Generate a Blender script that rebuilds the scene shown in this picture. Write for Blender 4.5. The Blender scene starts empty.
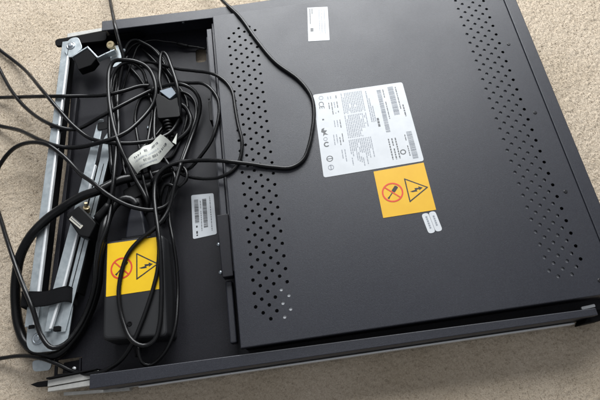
import bpy, bmesh, math, random
import numpy as np
from mathutils import Vector, Matrix
from mathutils.geometry import delaunay_2d_cdt

random.seed(7)
MM = 0.001
scene = bpy.context.scene
C = scene.collection

# ------------------------------------------------------------------ camera, light, exposure
cam_d = bpy.data.cameras.new('camera')
cam_d.sensor_width = 36.0
cam_d.lens = 488.661 / 600 * 36.0
cam_d.clip_start = 0.01
cam_d.clip_end = 100.0
cam = bpy.data.objects.new('camera', cam_d)
C.objects.link(cam)
right = Vector((0.9893263, -0.1348511, -0.0552140))
down = Vector((-0.1457008, -0.9098365, -0.3885471))
fwd = Vector((0.0021602, 0.3924446, -0.9197731))
rot = Matrix((right, -down, -fwd)).transposed()
cam.matrix_world = Matrix.Translation(Vector((0.05803, -0.44228, 0.53339))) @ rot.to_4x4()
scene.camera = cam

world = bpy.data.worlds.new('World')
scene.world = world
world.use_nodes = True
bg = world.node_tree.nodes['Background']
bg.inputs['Color'].default_value = (0.90, 0.94, 1.0, 1)
bg.inputs['Strength'].default_value = 0.23

def area_lamp(name, loc, target, sx, sy, power, col):
    d = bpy.data.lights.new(name, 'AREA')
    d.shape = 'RECTANGLE'; d.size = sx; d.size_y = sy; d.energy = power; d.color = col
    o = bpy.data.objects.new(name, d); C.objects.link(o)
    o.location = loc
    o.rotation_euler = (Vector(target) - Vector(loc)).to_track_quat('-Z', 'Y').to_euler()
    return o
# the window beyond the far end of the rack unit
area_lamp('window_light', (0.25, 1.05, 0.82), (0.08, -0.1, 0), 1.3, 1.1, 55, (0.965, 0.985, 1.0))
area_lamp('ceiling_bounce', (0.0, -0.3, 2.3), (0.0, -0.15, 0), 2.2, 2.2, 6, (0.96, 0.96, 1.0))

scene.view_settings.view_transform = 'Standard'
scene.view_settings.look = 'None'
scene.view_settings.exposure = 0.0
scene.view_settings.gamma = 1.0

# ------------------------------------------------------------------ helpers
ORIGIN = {}
def tag(o, label=None, cat=None, group=None, kind=None):
    if label: o['label'] = label
    if cat: o['category'] = cat
    if group: o['group'] = group
    if kind: o['kind'] = kind
    return o

def thing(name, loc, label, cat, group=None):
    o = bpy.data.objects.new(name, None); C.objects.link(o)
    o.empty_display_size = 0.02
    o.location = Vector(loc) * MM
    ORIGIN[o.name] = Vector(loc)
    return tag(o, label, cat, group)

class MB:
    """collects faces (millimetres, world axes) and links them as ONE mesh object"""
    def __init__(self): self.v = []; self.f = []; self.m = []; self.s = []
    def add(self, vs, fs, mi=0, smooth=False):
        b = len(self.v); self.v += [tuple(p) for p in vs]
        for f in fs: self.f.append([b + i for i in f]); self.m.append(mi); self.s.append(smooth)
    def prism(self, poly, z0, z1, mi=0):
        a = sum(poly[i][0]*poly[(i+1) % len(poly)][1]-poly[(i+1) % len(poly)][0]*poly[i][1] for i in range(len(poly)))
        if a < 0: poly = poly[::-1]
        n = len(poly)
        vs = [(x, y, z0) for x, y in poly] + [(x, y, z1) for x, y in poly]
        fs = [list(range(n))[::-1], list(range(n, 2*n))] + [[i, (i+1) % n, n+(i+1) % n, n+i] for i in range(n)]
        self.add(vs, fs, mi)
    def box(self, x0, x1, y0, y1, z0, z1, mi=0):
        self.prism([(x0, y0), (x1, y0), (x1, y1), (x0, y1)], z0, z1, mi)
    def flat(self, poly, z, mi=0):
        a = sum(poly[i][0]*poly[(i+1) % len(poly)][1]-poly[(i+1) % len(poly)][0]*poly[i][1] for i in range(len(poly)))
        if a < 0: poly = poly[::-1]
        self.add([(x, y, z) for x, y in poly], [list(range(len(poly)))], mi)
    def tube(self, path, r, n=10, mi=0, caps=True):
        P = [Vector(p) for p in path]; R = r if isinstance(r, (list, tuple)) else [r]*len(P)
        t = (P[1]-P[0]).normalized()
        up = Vector((0, 0, 1)) if abs(t.z) < .9 else Vector((1, 0, 0))
        nrm = (up - t*up.dot(t)).normalized()
        vs = []
        for i, p in enumerate(P):
            t = (P[min(i+1, len(P)-1)] - P[max(i-1, 0)]).normalized()
            nrm = (nrm - t*nrm.dot(t)).normalized(); bn = t.cross(nrm)
            for k in range(n):
                a = 2*math.pi*k/n
                vs.append(p + (nrm*math.cos(a)+bn*math.sin(a))*R[i])
        fs = []
        for i in range(len(P)-1):
            for k in range(n):
                fs.append([i*n+k, i*n+(k+1) % n, (i+1)*n+(k+1) % n, (i+1)*n+k])
        self.add(vs, fs, mi, True)
        if caps:
            b = len(self.v)-len(vs)
            self.f.append([b+k for k in range(n)][::-1]); self.m.append(mi); self.s.append(False)
            self.f.append([b+(len(P)-1)*n+k for k in range(n)]); self.m.append(mi); self.s.append(False)
    def lathe(self, c, prof, axis=(0, 0, 1), n=24, mi=0, smooth=True):
        ax = Vector(axis).normalized(); u = ax.orthogonal().normalized(); w = ax.cross(u); c = Vector(c)
        vs = []
        for r, h in prof:
            for k in range(n):
                a = 2*math.pi*k/n
                vs.append(c + ax*h + (u*math.cos(a)+w*math.sin(a))*r)
        fs = []
        for i in range(len(prof)-1):
            for k in range(n): fs.append([i*n+k, i*n+(k+1) % n, (i+1)*n+(k+1) % n, (i+1)*n+k])
        self.add(vs, fs, mi, smooth)
        b = len(self.v)-len(vs)
        self.f.append([b+k for k in range(n)][::-1]); self.m.append(mi); self.s.append(False)
        self.f.append([b+(len(prof)-1)*n+k for k in range(n)]); self.m.append(mi); self.s.append(False)
    def build(self, name, mats, parent=None, bevel=0, seg=2, origin=None):
        if not isinstance(mats, (list, tuple)): mats = [mats]
        if parent is not None:
            o0 = ORIGIN[parent.name]
        else:
            o0 = Vector(origin) if origin else Vector((0, 0, 0))
        me = bpy.data.meshes.new(name)
        me.from_pydata([((x-o0.x)*MM, (y-o0.y)*MM, (z-o0.z)*MM) for x, y, z in self.v], [], self.f)
        for m in mats: me.materials.append(m)
        me.polygons.foreach_set('material_index', self.m)
        me.polygons.foreach_set('use_smooth', self.s)
        me.update()
        o = bpy.data.objects.new(name, me); C.objects.link(o)
        if parent is not None:
            o.parent = parent
        else:
            o.location = o0*MM
        ORIGIN[o.name] = o0
        if bevel:
            b = o.modifiers.new('edge', 'BEVEL'); b.width = bevel*MM; b.segments = seg
            b.limit_method = 'ANGLE'; b.angle_limit = math.radians(35)
        return o

def rrect(x0, x1, y0, y1, r, n=5):
    out = []
    for cx, cy, a0 in ((x1-r, y1-r, 0), (x0+r, y1-r, 90), (x0+r, y0+r, 180), (x1-r, y0+r, 270)):
        for k in range(n+1):
            a = math.radians(a0+90*k/n); out.append((cx+r*math.cos(a), cy+r*math.sin(a)))
    return out
def quad_round(q, r, n=4):
    """quad with rounded corners"""
    out = []; m = len(q)
    for i in range(m):
        p = Vector(q[i]); a = (Vector(q[i-1])-p).normalized(); b = (Vector(q[(i+1) % m])-p).normalized()
        p0 = p+a*r; p1 = p+b*r
        for k in range(n+1):
            t = k/n; out.append(tuple((1-t)**2*p0+2*t*(1-t)*p+t*t*p1))
    return out

# ------------------------------------------------------------------ materials
def mat(name, col, rough=.5, metal=0, spec=.5, noise=None, bump=None, rvar=None, coat=0):
    m = bpy.data.materials.new(name); m.use_nodes = True
    nt = m.node_tree; b = nt.nodes['Principled BSDF']
    b.inputs['Base Color'].default_value = (*col, 1); b.inputs['Roughness'].default_value = rough
    b.inputs['Metallic'].default_value = metal; b.inputs['Specular IOR Level'].default_value = spec
    tc = nt.nodes.new('ShaderNodeTexCoord')
    def nz(scale, detail=3, rough_=.6):
        n = nt.nodes.new('ShaderNodeTexNoise'); n.inputs['Scale'].default_value = scale
        n.inputs['Detail'].default_value = detail; n.inputs['Roughness'].default_value = rough_
        nt.links.new(tc.outputs['Object'], n.inputs['Vector']); return n
    if noise:
        sc, c2, lo, hi = noise
        n = nz(sc); r = nt.nodes.new('ShaderNodeValToRGB')
        r.color_ramp.elements[0].position = lo; r.color_ramp.elements[1].position = hi
        r.color_ramp.elements[0].color = (*col, 1); r.color_ramp.elements[1].color = (*c2, 1)
        nt.links.new(n.outputs['Fac'], r.inputs['Fac']); nt.links.new(r.outputs['Color'], b.inputs['Base Color'])
    if name == 'black_powder_coat':      # sparse lint and dust caught in the finish
        e = r.color_ramp.elements.new(.80); e.color = (.030, .032, .040, 1)
        e = r.color_ramp.elements.new(.86); e.color = (.13, .13, .135, 1)
    if rvar:
        sc, lo, hi = rvar
        n = nz(sc, 4); mr = nt.nodes.new('ShaderNodeMapRange')
        mr.inputs['From Min'].default_value = .3; mr.inputs['From Max'].default_value = .7
        mr.inputs['To Min'].default_value = lo; mr.inputs['To Max'].default_value = hi
        nt.links.new(n.outputs['Fac'], mr.inputs['Value']); nt.links.new(mr.outputs['Result'], b.inputs['Roughness'])
    if bump:
        sc, st, dist = bump
        n = nz(sc, 2); bp = nt.nodes.new('ShaderNodeBump')
        bp.inputs['Strength'].default_value = st; bp.inputs['Distance'].default_value = dist
        nt.links.new(n.outputs['Fac'], bp.inputs['Height']); nt.links.new(bp.outputs['Normal'], b.inputs['Normal'])
    return m

M = {
 'paint': mat('black_powder_coat', (.0150, .0160, .0225), .42, 0, .5, noise=(900, (.025, .027, .036), .40, .75), bump=(2100, .6, .0003), rvar=(7, .35, .48)),
 'tray_paint': mat('black_tray_paint', (.007, .007, .010), .45, 0, .28, noise=(900, (.013, .013, .018), .4, .75), bump=(2100, .55, .0003), rvar=(14, .40, .54)),
 'dark': mat('black_and_painted_shade', (.004, .004, .0045), .75, 0, .12),  # flat black; also paints shade on rail webs, slots and bracket pad
 'inner': mat('dull_inner_sheet', (.30, .31, .33), .4, .3),
 'steel': mat('galvanised_steel', (.50, .545, .565), .36, .6, .5, noise=(160, (.40, .45, .475), .35, .7), rvar=(110, .28, .46), bump=(500, .08, .0003)),
 'zinc_highlight': mat('zinc_and_painted_highlight', (.80, .82, .83), .34, .35, rvar=(90, .25, .42)),  # pale metal; also paints highlights on rail lips and slide edge
 'slide': mat('dull_aluminium_slide', (.52, .51, .48), .45, .3, noise=(200, (.40, .40, .375), .3, .7)),
 'brass': mat('brass', (.62, .52, .33), .32, .9),
 'screw': mat('zinc_screw', (.45, .50, .54), .33, .9),
 'blackscrew': mat('black_screw', (.02, .02, .022), .35, .3),
 'pvc': mat('black_cable_sheath', (.005, .005, .0055), .3, 0, .3, bump=(700, .05, .0003), rvar=(120, .2, .32)),
 'pvc2': mat('black_thin_sheath', (.005, .005, .0055), .28, 0, .3, rvar=(120, .2, .32)),
 'plastic': mat('black_plastic', (.006, .006, .0065), .42, 0, .18, bump=(1800, .3, .0002), rvar=(60, .38, .52)),
 'bluegrey': mat('blue_black_plastic', (.010, .011, .016), .4, 0, .4, rvar=(80, .33, .48)),
 'adapter': mat('charcoal_plastic', (.015, .0155, .017), .48, 0, .4, bump=(2200, .4, .0002), rvar=(40, .45, .56)),
 'velcro': mat('black_fabric', (.006, .006, .007), .95, 0, .15, bump=(2500, .8, .0006)),
 'white': mat('white_label', (.60, .62, .64), .42, 0, .35, noise=(60, (.55, .57, .59), .3, .7), bump=(60, .12, .001)),
 'offwhite': mat('aged_label', (.54, .565, .59), .45, 0, .4, noise=(90, (.52, .55, .58), .3, .7)),
 'yellow': mat('yellow_label', (.72, .43, .035), .4, 0, .4, noise=(50, (.68, .39, .03), .3, .7)),
 'yellow2': mat('deep_yellow_label', (.78, .50, .012), .38, 0, .4, noise=(50, (.72, .45, .01), .3, .7)),
 'ink': mat('black_ink', (.02, .02, .022), .5),
 'ink_grey': mat('grey_ink', (.09, .095, .10), .5),
 'ink_pale': mat('pale_ink', (.25, .27, .30), .5),
 'red': mat('red_ink', (.62, .055, .025), .45),
 'paper': mat('grey_paper_tag', (.50, .51, .47), .7, 0, .3, noise=(120, (.42, .43, .40), .35, .7), bump=(300, .3, .0006)),
 'pearl': mat('metal_plug_shell', (.17, .20, .235), .5, .3),
 'tan': mat('beige_plug_print', (.45, .43, .37), .5),
}

# ------------------------------------------------------------------ carpet
def field(ny, nx, sig, seed):
    rng = np.random.default_rng(seed); a = rng.standard_normal((ny, nx))
    fy = np.fft.fftfreq(ny)[:, None]; fx = np.fft.rfftfreq(nx)[None, :]
    a = np.fft.irfft2(np.fft.rfft2(a)*np.exp(-2*(math.pi*sig)**2*(fx**2+fy**2)), s=(ny, nx))
    return a/a.std()
def carpet():
    st = 1.15; x0, x1, y0, y1 = -440., 620., -570., 330.
    nx = int((x1-x0)/st); ny = int((y1-y0)/st)
    X, Y = np.meshgrid(x0+np.arange(nx)*st, y0+np.arange(ny)*st)
    h = .24*field(ny, nx, .6, 1)+.15*field(ny, nx, 1.3, 2)+.12*field(ny, nx, 4, 3)+.4*field(ny, nx, 20, 4)
    jx = .35*field(ny, nx, .8, 5); jy = .35*field(ny, nx, .8, 6)
    h = np.minimum(h, 2.0)-1.5
    edge = np.minimum(np.minimum(X-x0, X.max()-X), np.minimum(Y-y0, Y.max()-Y)); h = np.where(edge < 1, -3.5, h)
    V = np.stack([X+jx, Y+jy, h], -1).reshape(-1, 3)*MM
    idx = np.arange(nx*ny).reshape(ny, nx)
    F = np.stack([idx[:-1, :-1], idx[:-1, 1:], idx[1:, 1:], idx[1:, :-1]], -1).reshape(-1, 4)
    # wide surround so the pile runs on to every side
    B = np.array([(-2500, -2500), (2500, -2500), (2500, 2500), (-2500, 2500)], float)
    I = np.array([(x0, y0), (X.max(), y0), (X.max(), Y.max()), (x0, Y.max())], float)
    n0 = len(V)
    V2 = np.array([(*p, -3.5) for p in np.vstack([B, I])])*MM
    F2 = np.array([[n0+i, n0+(i+1) % 4, n0+4+(i+1) % 4, n0+4+i] for i in range(4)])
    V = np.vstack([V, V2]); F = np.vstack([F, F2])
    # cut pile: small leaning tufts standing on the backing
    rng = np.random.default_rng(11); nt_ = 900000
    tx = rng.uniform(x0+60, x1-60, nt_); ty = rng.uniform(y0+40, y1-60, nt_)
    ok = ~((tx > -205) & (tx < 390) & (ty > -385) & (ty < 48)); tx = tx[ok]; ty = ty[ok]; k = len(tx)
    gz = h[np.clip(((ty-y0)/st).astype(int), 0, ny-1), np.clip(((tx-x0)/st).astype(int), 0, nx-1)]
    an = rng.uniform(0, 2*math.pi, k); ln = rng.uniform(.2, 1.5, k); hd = rng.uniform(0, 2*math.pi, k); hh = rng.uniform(.12, .62, k); w = rng.uniform(.35, .75, k)
    b1 = np.stack([tx+np.cos(an)*w, ty+np.sin(an)*w, gz-.2], -1); b2 = np.stack([tx-np.cos(an)*w, ty-np.sin(an)*w, gz-.2], -1)
    tp = np.stack([tx+np.cos(hd)*ln, ty+np.sin(hd)*ln, gz+hh], -1)
    T = np.stack([b1, b2, tp], 1).reshape(-1, 3)*MM; n1_ = len(V); V = np.vstack([V, T])
    TF = n1_+np.arange(3*k)
    me = bpy.data.meshes.new('carpet')
    me.vertices.add(len(V)); me.vertices.foreach_set('co', V.ravel())
    me.loops.add(F.size+3*k); me.loops.foreach_set('vertex_index', np.concatenate([F.ravel(), TF]).astype(np.int32))
    me.polygons.add(len(F)+k); me.polygons.foreach_set('loop_start', np.concatenate([np.arange(len(F))*4, F.size+np.arange(k)*3]).astype(np.int32))
    me.update(calc_edges=True)
    m = bpy.data.materials.new('beige_carpet'); m.use_nodes = True
    nt = m.node_tree; b = nt.nodes['Principled BSDF']; b.inputs['Roughness'].default_value = .95
    b.inputs['Specular IOR Level'].default_value = .1
    b.inputs['Sheen Weight'].default_value = .25
    tc = nt.nodes.new('ShaderNodeTexCoord')
    def nz(s, d):
        n = nt.nodes.new('ShaderNodeTexNoise'); n.inputs['Scale'].default_value = s; n.inputs['Detail'].default_value = d
        n.inputs['Roughness'].default_value = .65
        nt.links.new(tc.outputs['Object'], n.inputs['Vector']); return n
    n1 = nz(800, 3); r = nt.nodes.new('ShaderNodeValToRGB'); e = r.color_ramp.elements
    e[0].position = .30; e[0].color = (.50, .42, .325, 1); e[1].position = .68; e[1].color = (.68, .585, .47, 1)
    mid = r.color_ramp.elements.new(.5); mid.color = (.59, .50, .39, 1)
    nt.links.new(n1.outputs['Fac'], r.inputs['Fac'])
    n2 = nz(9, 3); r2 = nt.nodes.new('ShaderNodeValToRGB')
    r2.color_ramp.elements[0].position = .3; r2.color_ramp.elements[0].color = (.84, .82, .78, 1)
    r2.color_ramp.elements[1].position = .7; r2.color_ramp.elements[1].color = (1, 1, 1, 1)
    nt.links.new(n2.outputs['Fac'], r2.inputs['Fac'])
    mx = nt.nodes.new('ShaderNodeMix'); mx.data_type = 'RGBA'; mx.blend_type = 'MULTIPLY'; mx.inputs[0].default_value = 1
    nt.links.new(r.outputs['Color'], mx.inputs[6]); nt.links.new(r2.outputs['Color'], mx.inputs[7])
    nt.links.new(mx.outputs[2], b.inputs['Base Color'])
    n3 = nz(900, 3); bp = nt.nodes.new('ShaderNodeBump'); bp.inputs['Strength'].default_value = .7
    bp.inputs['Distance'].default_value = .0012
    nt.links.new(n3.outputs['Fac'], bp.inputs['Height']); nt.links.new(bp.outputs['Normal'], b.inputs['Normal'])
    me.materials.append(m)
    o = bpy.data.objects.new('carpet', me); C.objects.link(o); tag(o, kind='structure')
carpet()

# ------------------------------------------------------------------ sheet with holes
def sheet(mb, outline, holes, z, t, mi=0):
    """flat sheet, top at z, thickness t, with polygonal holes"""
    pts = []; edges = []
    for loop in [outline]+holes:
        b = len(pts); n = len(loop); pts += [Vector(p) for p in loop]
        edges += [(b+i, b+(i+1) % n) for i in range(n)]
    vs, es, fs, *_ = delaunay_2d_cdt(pts, edges, [], 0, 1e-6)
    def inside(x, y, L):
        c = False; n = len(L)
        for i in range(n):
            x1, y1 = L[i]; x2, y2 = L[(i+1) % n]
            if (y1 > y) != (y2 > y) and x < (x2-x1)*(y-y1)/(y2-y1)+x1: c = not c
        return c
    boxes = [(min(p[0] for p in h), max(p[0] for p in h), min(p[1] for p in h), max(p[1] for p in h)) for h in holes]
    keep = []
    for f in fs:
        cx = sum(vs[i].x for i in f)/3; cy = sum(vs[i].y for i in f)/3
        if not inside(cx, cy, outline): continue
        if any(bx[0] < cx < bx[1] and bx[2] < cy < bx[3] and inside(cx, cy, h) for bx, h in zip(boxes, holes)): continue
        a, b, c = (vs[i] for i in f)
        keep.append(list(f) if (b-a).cross(c-a) > 0 else list(f)[::-1])
    mb.add([(v.x, v.y, z) for v in vs], keep, mi)
    mb.add([(v.x, v.y, z-t) for v in vs], [f[::-1] for f in keep], mi)
    for L in [outline]+holes:
        n = len(L)
        mb.add([(*p, z) for p in L]+[(*p, z-t) for p in L], [[i, n+i, n+(i+1) % n, (i+1) % n] for i in range(n)], mi)

# ------------------------------------------------------------------ rack tray
tray = thing('rack_tray', (50, -170, 0), 'black sheet metal rack tray with folded rims lying on the beige carpet', 'rack tray')
mb = MB()
floor_out = [(-219, -376), (-168, -376), (-166.5, -394.6), (326, -395.6), (326, -391), (352, -391), (352, 56.9), (-20, 56), (-166, 62), (-219, 58)]
notch = [(-216, -360), (-190.5, -360), (-190, -375), (-216, -374)]
slot = rrect(-51, -37, -1, 21.5, 4)
sheet(mb, floor_out, [notch, slot], 12, 1.5)
floor = mb.build('tray_floor', M['tray_paint'], tray)
mb = MB()   # tongue bent down inside the corner cut-out
mb.prism([(-213, -362.5), (-192, -361.5), (-192, -374), (-214, -373)], 3.5, 5)
mb.box(-193.2, -191.4, -374, -361, 3.5, 12.4)
mb.build('bent_tongue', M['tray_paint'], tray, .3)
mb = MB()   # front rim: flange on top of a folded wall
mb.prism([(-167, -383), (326, -390.5), (326, -397.4), (-167, -396.4)], 42.5, 44)
mb.prism([(-167, -394.7), (326, -395.7), (326, -397.4), (-167, -396.4)], 4, 42.6)
mb.build('front_rim', M['paint'], tray, .7)
mb = MB()
mb.prism([(-166, 47), (-20, 41.6), (352, 41.8), (352, 58.8), (-20, 57.5), (-166, 63.5)], 42.5, 44)
mb.prism([(-166, 61.8), (-20, 55.8), (352, 57), (352, 58.8), (-20, 57.5), (-166, 63.5)], 4, 42.6)
mb.build('rear_rim', M['paint'], tray, .7)
mb = MB()   # black runner sticking out beyond the rear rim
mb.prism(quad_round([(-236, 48), (-166.5, 45), (-166.5, 61), (-237, 60)], 5), 24, 28)
mb.prism([(-222, 58), (-120, 54), (-120, 55.5), (-222, 60)], 12.2, 24)
mb.build('runner', M['dark'], tray, .5)
mb = MB()
mb.prism([(-221, 60.8), (-166.2, 64.2), (340, 60), (340, 64), (-166, 69.5), (-221, 68)], 14, 27)
mb.build('slide_rail', M['slide'], tray, .6)
mb = MB()   # front slide rail, stepped channel, shows as a pale line under the flange
mb.prism([(-219, -379.8), (-167.4, -377.6), (-167.4, -384.6), (-219, -386.2)], 13, 23.5)
mb.prism([(-219, -386.9), (-167.4, -385.3), (-167.4, -391.0), (-219, -391)], 12, 22.5)
mb.prism([(-208, -392.5), (-140, -397.4), (-140, -400.4), (-208, -396)], 4, 12)
mb.prism([(-167, -396.6), (316, -397.6), (316, -398.2), (-150, -397.4), (-167, -397.2)], 6, 12)
mb.build('slide_rail', M['slide'], tray, .5)
mb = MB(); mb.prism([(-130, -397.6), (316, -398.4), (316, -400.0), (-130, -399.0)], 3, 15)
mb.build('slide_edge', M['zinc_highlight'], tray, .4)  # part of the slide, coloured brighter to replace light the rim blocks
mb = MB()
mb.prism([(-219, -377.6), (-205, -377.2), (-168, -375.9), (-168, -377.2), (-219, -379.4)], 12, 27)
mb.prism([(-240, -381), (-233, -384.5), (-219.3, -385.5), (-219.3, -379.5), (-233, -379.5)], 14, 18)
mb.build('slide_end', M['dark'], tray, .4)
mb = MB()   # black stop and pale tab where the front rim ends
mb.prism(quad_round([(317, -402.5), (340, -401), (340, -391), (327, -391)], 2), 8, 30)
mb.build('end_stop', M['dark'], tray, .6)
mb = MB(); mb.prism(quad_round([(320, -389), (334, -388), (334, -385), (320, -386)], 1), 28, 30)
mb.build('latch_tab', M['zinc_highlight'], tray, .3)
mb = MB(); mb.lathe((-61, 54.9, 30), [(2, 0), (2, 1), (1.2, 1.6)], (0, -1, 0))
mb.build('screw', M['screw'], tray)
mb = MB(); mb.lathe((-198, -371, 12), [(2, 0), (2, .8), (1.0, 1.4)])
mb.build('screw', M['zinc_highlight'], tray)
mb = MB(); mb.lathe((-116, -92, 12), [(2.6, 0), (2.6, 1.5), (1.4, 2.4)])
mb.build('screw', M['screw'], tray)

# ------------------------------------------------------------------ console drawer
drawer = thing('console_drawer', (165, -170, 12), 'slim black console drawer lying underside up in the tray with perforated cover', 'console drawer')
P = 13.7
holes = []
def circ(x, y, r, n=12): return [(x+r*math.cos(2*math.pi*k/n), y+r*math.sin(2*math.pi*k/n)) for k in range(n)]
for c in range(6):
    lo = (0, -.5, -1, -.5, -1, -.5)[c]; hi = (25, 25.5, 26, 25.5, 26, 25.5)[c]
    r = lo
    while r <= hi+.01:
        holes.append((c*.5*P, -r*P)); r += 1
for c in range(6):                       # c = 0 is the outermost column
    lo = (-1, -.5, -1, -.5, -1, -.5)[c]; hi = (25, 25.5, 26, 25.5, 26, 25.5)[c]
    r = lo
    while r <= hi+.01:
        holes.append(((23.854-c*.5)*P, -r*P)); r += 1
X0, X1, Y0, Y1, ZT = -18.5, 351.9, -380.0, 40.2, 48.0
def folded(mb, poly_r, z, drop, hs, rad=1.1):
    x0, x1, y0, y1 = poly_r
    inner = [(x0+rad, y0+rad), (x1-rad, y0+rad), (x1-rad, y1-rad), (x0+rad, y1-rad)]
    sheet(mb, inner, hs, z, 1.2)
    prev = None; rings = []
    for k in range(5):
        a = math.pi/2*k/4; o = rad-rad*math.sin(a); zz = z-rad+rad*math.cos(a)
        rings.append([(x0+o, y0+o, zz), (x1-o, y0+o, zz), (x1-o, y1-o, zz), (x0+o, y1-o, zz)])
    rings.append([(x0, y0, z-drop), (x1, y0, z-drop), (x1, y1, z-drop), (x0, y1, z-drop)])
    for A, B in zip(rings, rings[1:]):
        mb.add(A+B, [[4+i, 4+(i+1) % 4, (i+1) % 4, i] for i in range(4)], 0)
mb = MB(); folded(mb, (X0, X1, Y0, Y1), ZT, 9, [circ(x, y, 1.85) for x, y in holes])
cover = mb.build('vent_cover', M['paint'], drawer)
mb = MB(); mb.box(X0+1.6, 366.5, Y0+1.2, Y1-.6, 14, 36); mb.box(X0+1.6, 352, Y0+1.2, Y0+2.4, 36, 46.4)
mb.box(X0+1.6, X0+2.8, Y0+2.4, Y1-.6, 36, 46.4)
mb.build('drawer_body', M['tray_paint'], drawer, .6)
mb = MB(); folded(mb, (352.5, 367.2, Y0, Y1), ZT, 20, [])
mb.build('edge_strip', M['paint'], drawer)
mb = MB(); mb.box(284, 321.3, -372, 30, 44, 46.1)
mb.build('inner_sheet', M['inner'], drawer)
mb = MB()
for r_, c_ in ((23.9, 2.5), (24.9, 2.5)): pass
mb.prism(rrect(25.5, 37.5, -364, -325.5, 2), 45, 46.6)  # white piece stands in for a reflection showing through the holes
mb.build('inner_glint', M['white'], drawer)
for x, y in ((337, -72), (337, -171), (337, -270), (337, 25), (337, -366)):
    mb = MB(); mb.lathe((x, y, ZT), [(2.0, -.2), (2.0, .35), (1.5, .6)], n=16); mb.lathe((x, y, ZT+.35), [(.7, 0), (.7, .3)], n=6)
    mb.build('screw', M['blackscrew'], drawer)
mb = MB()   # narrow hinge strip beside the cover's left edge
mb.box(-28.8, -22.4, -295, 27, 36, 40.5); mb.box(-22.2, -19.0, -300, 38, 28, 38)
mb.box(-31, -29, -240, 20, 24, 34)
hinge = mb.build('hinge_strip', M['paint'], drawer, .6)
mb = MB(); mb.prism(quad_round([(-33.5, -236), (-20.5, -236), (-20.5, -306), (-32, -306)], 1.5), 30, 42)
mb.build('hinge_block', M['tray_paint'], drawer, .8)
mb = MB(); mb.box(-31, -24, -372, -308, 22, 33)
mb.build('hinge_rod', M['paint'], drawer, 1.6, 3)
for x, y in ((-34.3, -268), (-34.3, -299)):
    mb = MB(); mb.lathe((x, y, 36), [(2.1, -1.5), (2.1, 1), (1.2, 1.8)], (-.5, 0, .85), n=14); mb.build('screw', M['screw'], drawer)
mb = MB(); mb.prism(rrect(-35, -27, -108, -80, 1.5), 18, 33); mb.lathe((-34, -76, 31), [(1.4, 0), (1.4, 1.5)], n=10)
mb.build('edge_clip', M['plastic'], drawer, .6)

# ------------------------------------------------------------------ labels
class Label:
    """printed sticker: local u to the right, v downwards (0..1), on a quad TL,TR,BR,BL"""
    def __init__(self, q, z): self.q = [Vector(p) for p in q]; self.z = z; self.mb = MB()
    def pt(self, u, v):
        a, b, c, d = self.q
        p = a*(1-u)*(1-v)+b*u*(1-v)+c*u*v+d*(1-u)*v
        return (p.x, p.y)
    def base(self, r, mi=0, t=.25): self.mb.prism(quad_round([tuple(p) for p in self.q], r), self.z, self.z+t, mi); self.t = self.z+t
    def poly(self, pts, mi, lift=.12): self.mb.flat([self.pt(u, v) for u, v in pts], self.t+lift, mi)
    def rect(self, u0, u1, v0, v1, mi, lift=.12): self.poly([(u0, v0), (u1, v0), (u1, v1), (u0, v1)], mi, lift)
    def ring(self, cu, cv, r, w, mi, n=32, lift=.12, a0=0, a1=360, asp=1):
        pts = []
        for k in range(n):
            s0 = math.radians(a0+(a1-a0)*k/n); s1 = math.radians(a0+(a1-a0)*(k+1)/n)
            f = lambda s, rr: (cu+rr*math.cos(s), cv+rr*asp*math.sin(s))
            self.poly([f(s0, r), f(s1, r), f(s1, r-w), f(s0, r-w)], mi, lift)
    def stroke(self, pts, w, mi, lift=.12, closed=False):
        L = list(pts)+([pts[0]] if closed else [])
        for i, ((a, b), (c, d)) in enumerate(zip(L, L[1:])):
            dx, dy = c-a, d-b; l = math.hypot(dx, dy); nx, ny = -dy/l*w/2, dx/l*w/2; ex, ey = dx/l*w*.45, dy/l*w*.45
            self.poly([(a-ex+nx, b-ey+ny), (c+ex+nx, d+ey+ny), (c+ex-nx, d+ey-ny), (a-ex-nx, b-ey-ny)], mi, lift+.012*i)
    def vline(self, u, w, v0, v1, mi, rng, word=(.012, .05), gap=.008, fill=.9):
        """one line of small print running down the label"""
        v = v0
        while v < v1:
            l = rng.uniform(*word)
            if rng.random() < fill: self.rect(u, u+w, v, min(v+l, v1), mi)
            v += l+gap
    def bars(self, u0, u1, v0, v1, mi, rng, step=.006):
        v = v0
        while v < v1:
            l = rng.choice((.4, .6, 1.0, 1.4))*step
            self.rect(u0, u1, v, v+l, mi); v += l+rng.choice((.5, .8, 1.2))*step
    def text(self, s, u, v, size, ang, mi):
        cu = bpy.data.curves.new('t', 'FONT'); cu.body = s; cu.size = size; cu.resolution_u = 3
        o = bpy.data.objects.new('t', cu); C.objects.link(o)
        dg = bpy.context.evaluated_depsgraph_get(); me = o.evaluated_get(dg).to_mesh()
        x, y = self.pt(u, v); ca, sa = math.cos(math.radians(ang)), math.sin(math.radians(ang))
        self.mb.add([(x+p.co.x*ca-p.co.y*sa, y+p.co.x*sa+p.co.y*ca, self.t+.14) for p in me.vertices], [list(p.vertices) for p in me.polygons], mi)
        o.evaluated_get(dg).to_mesh_clear(); bpy.data.objects.remove(o); bpy.data.curves.remove(cu)

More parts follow.
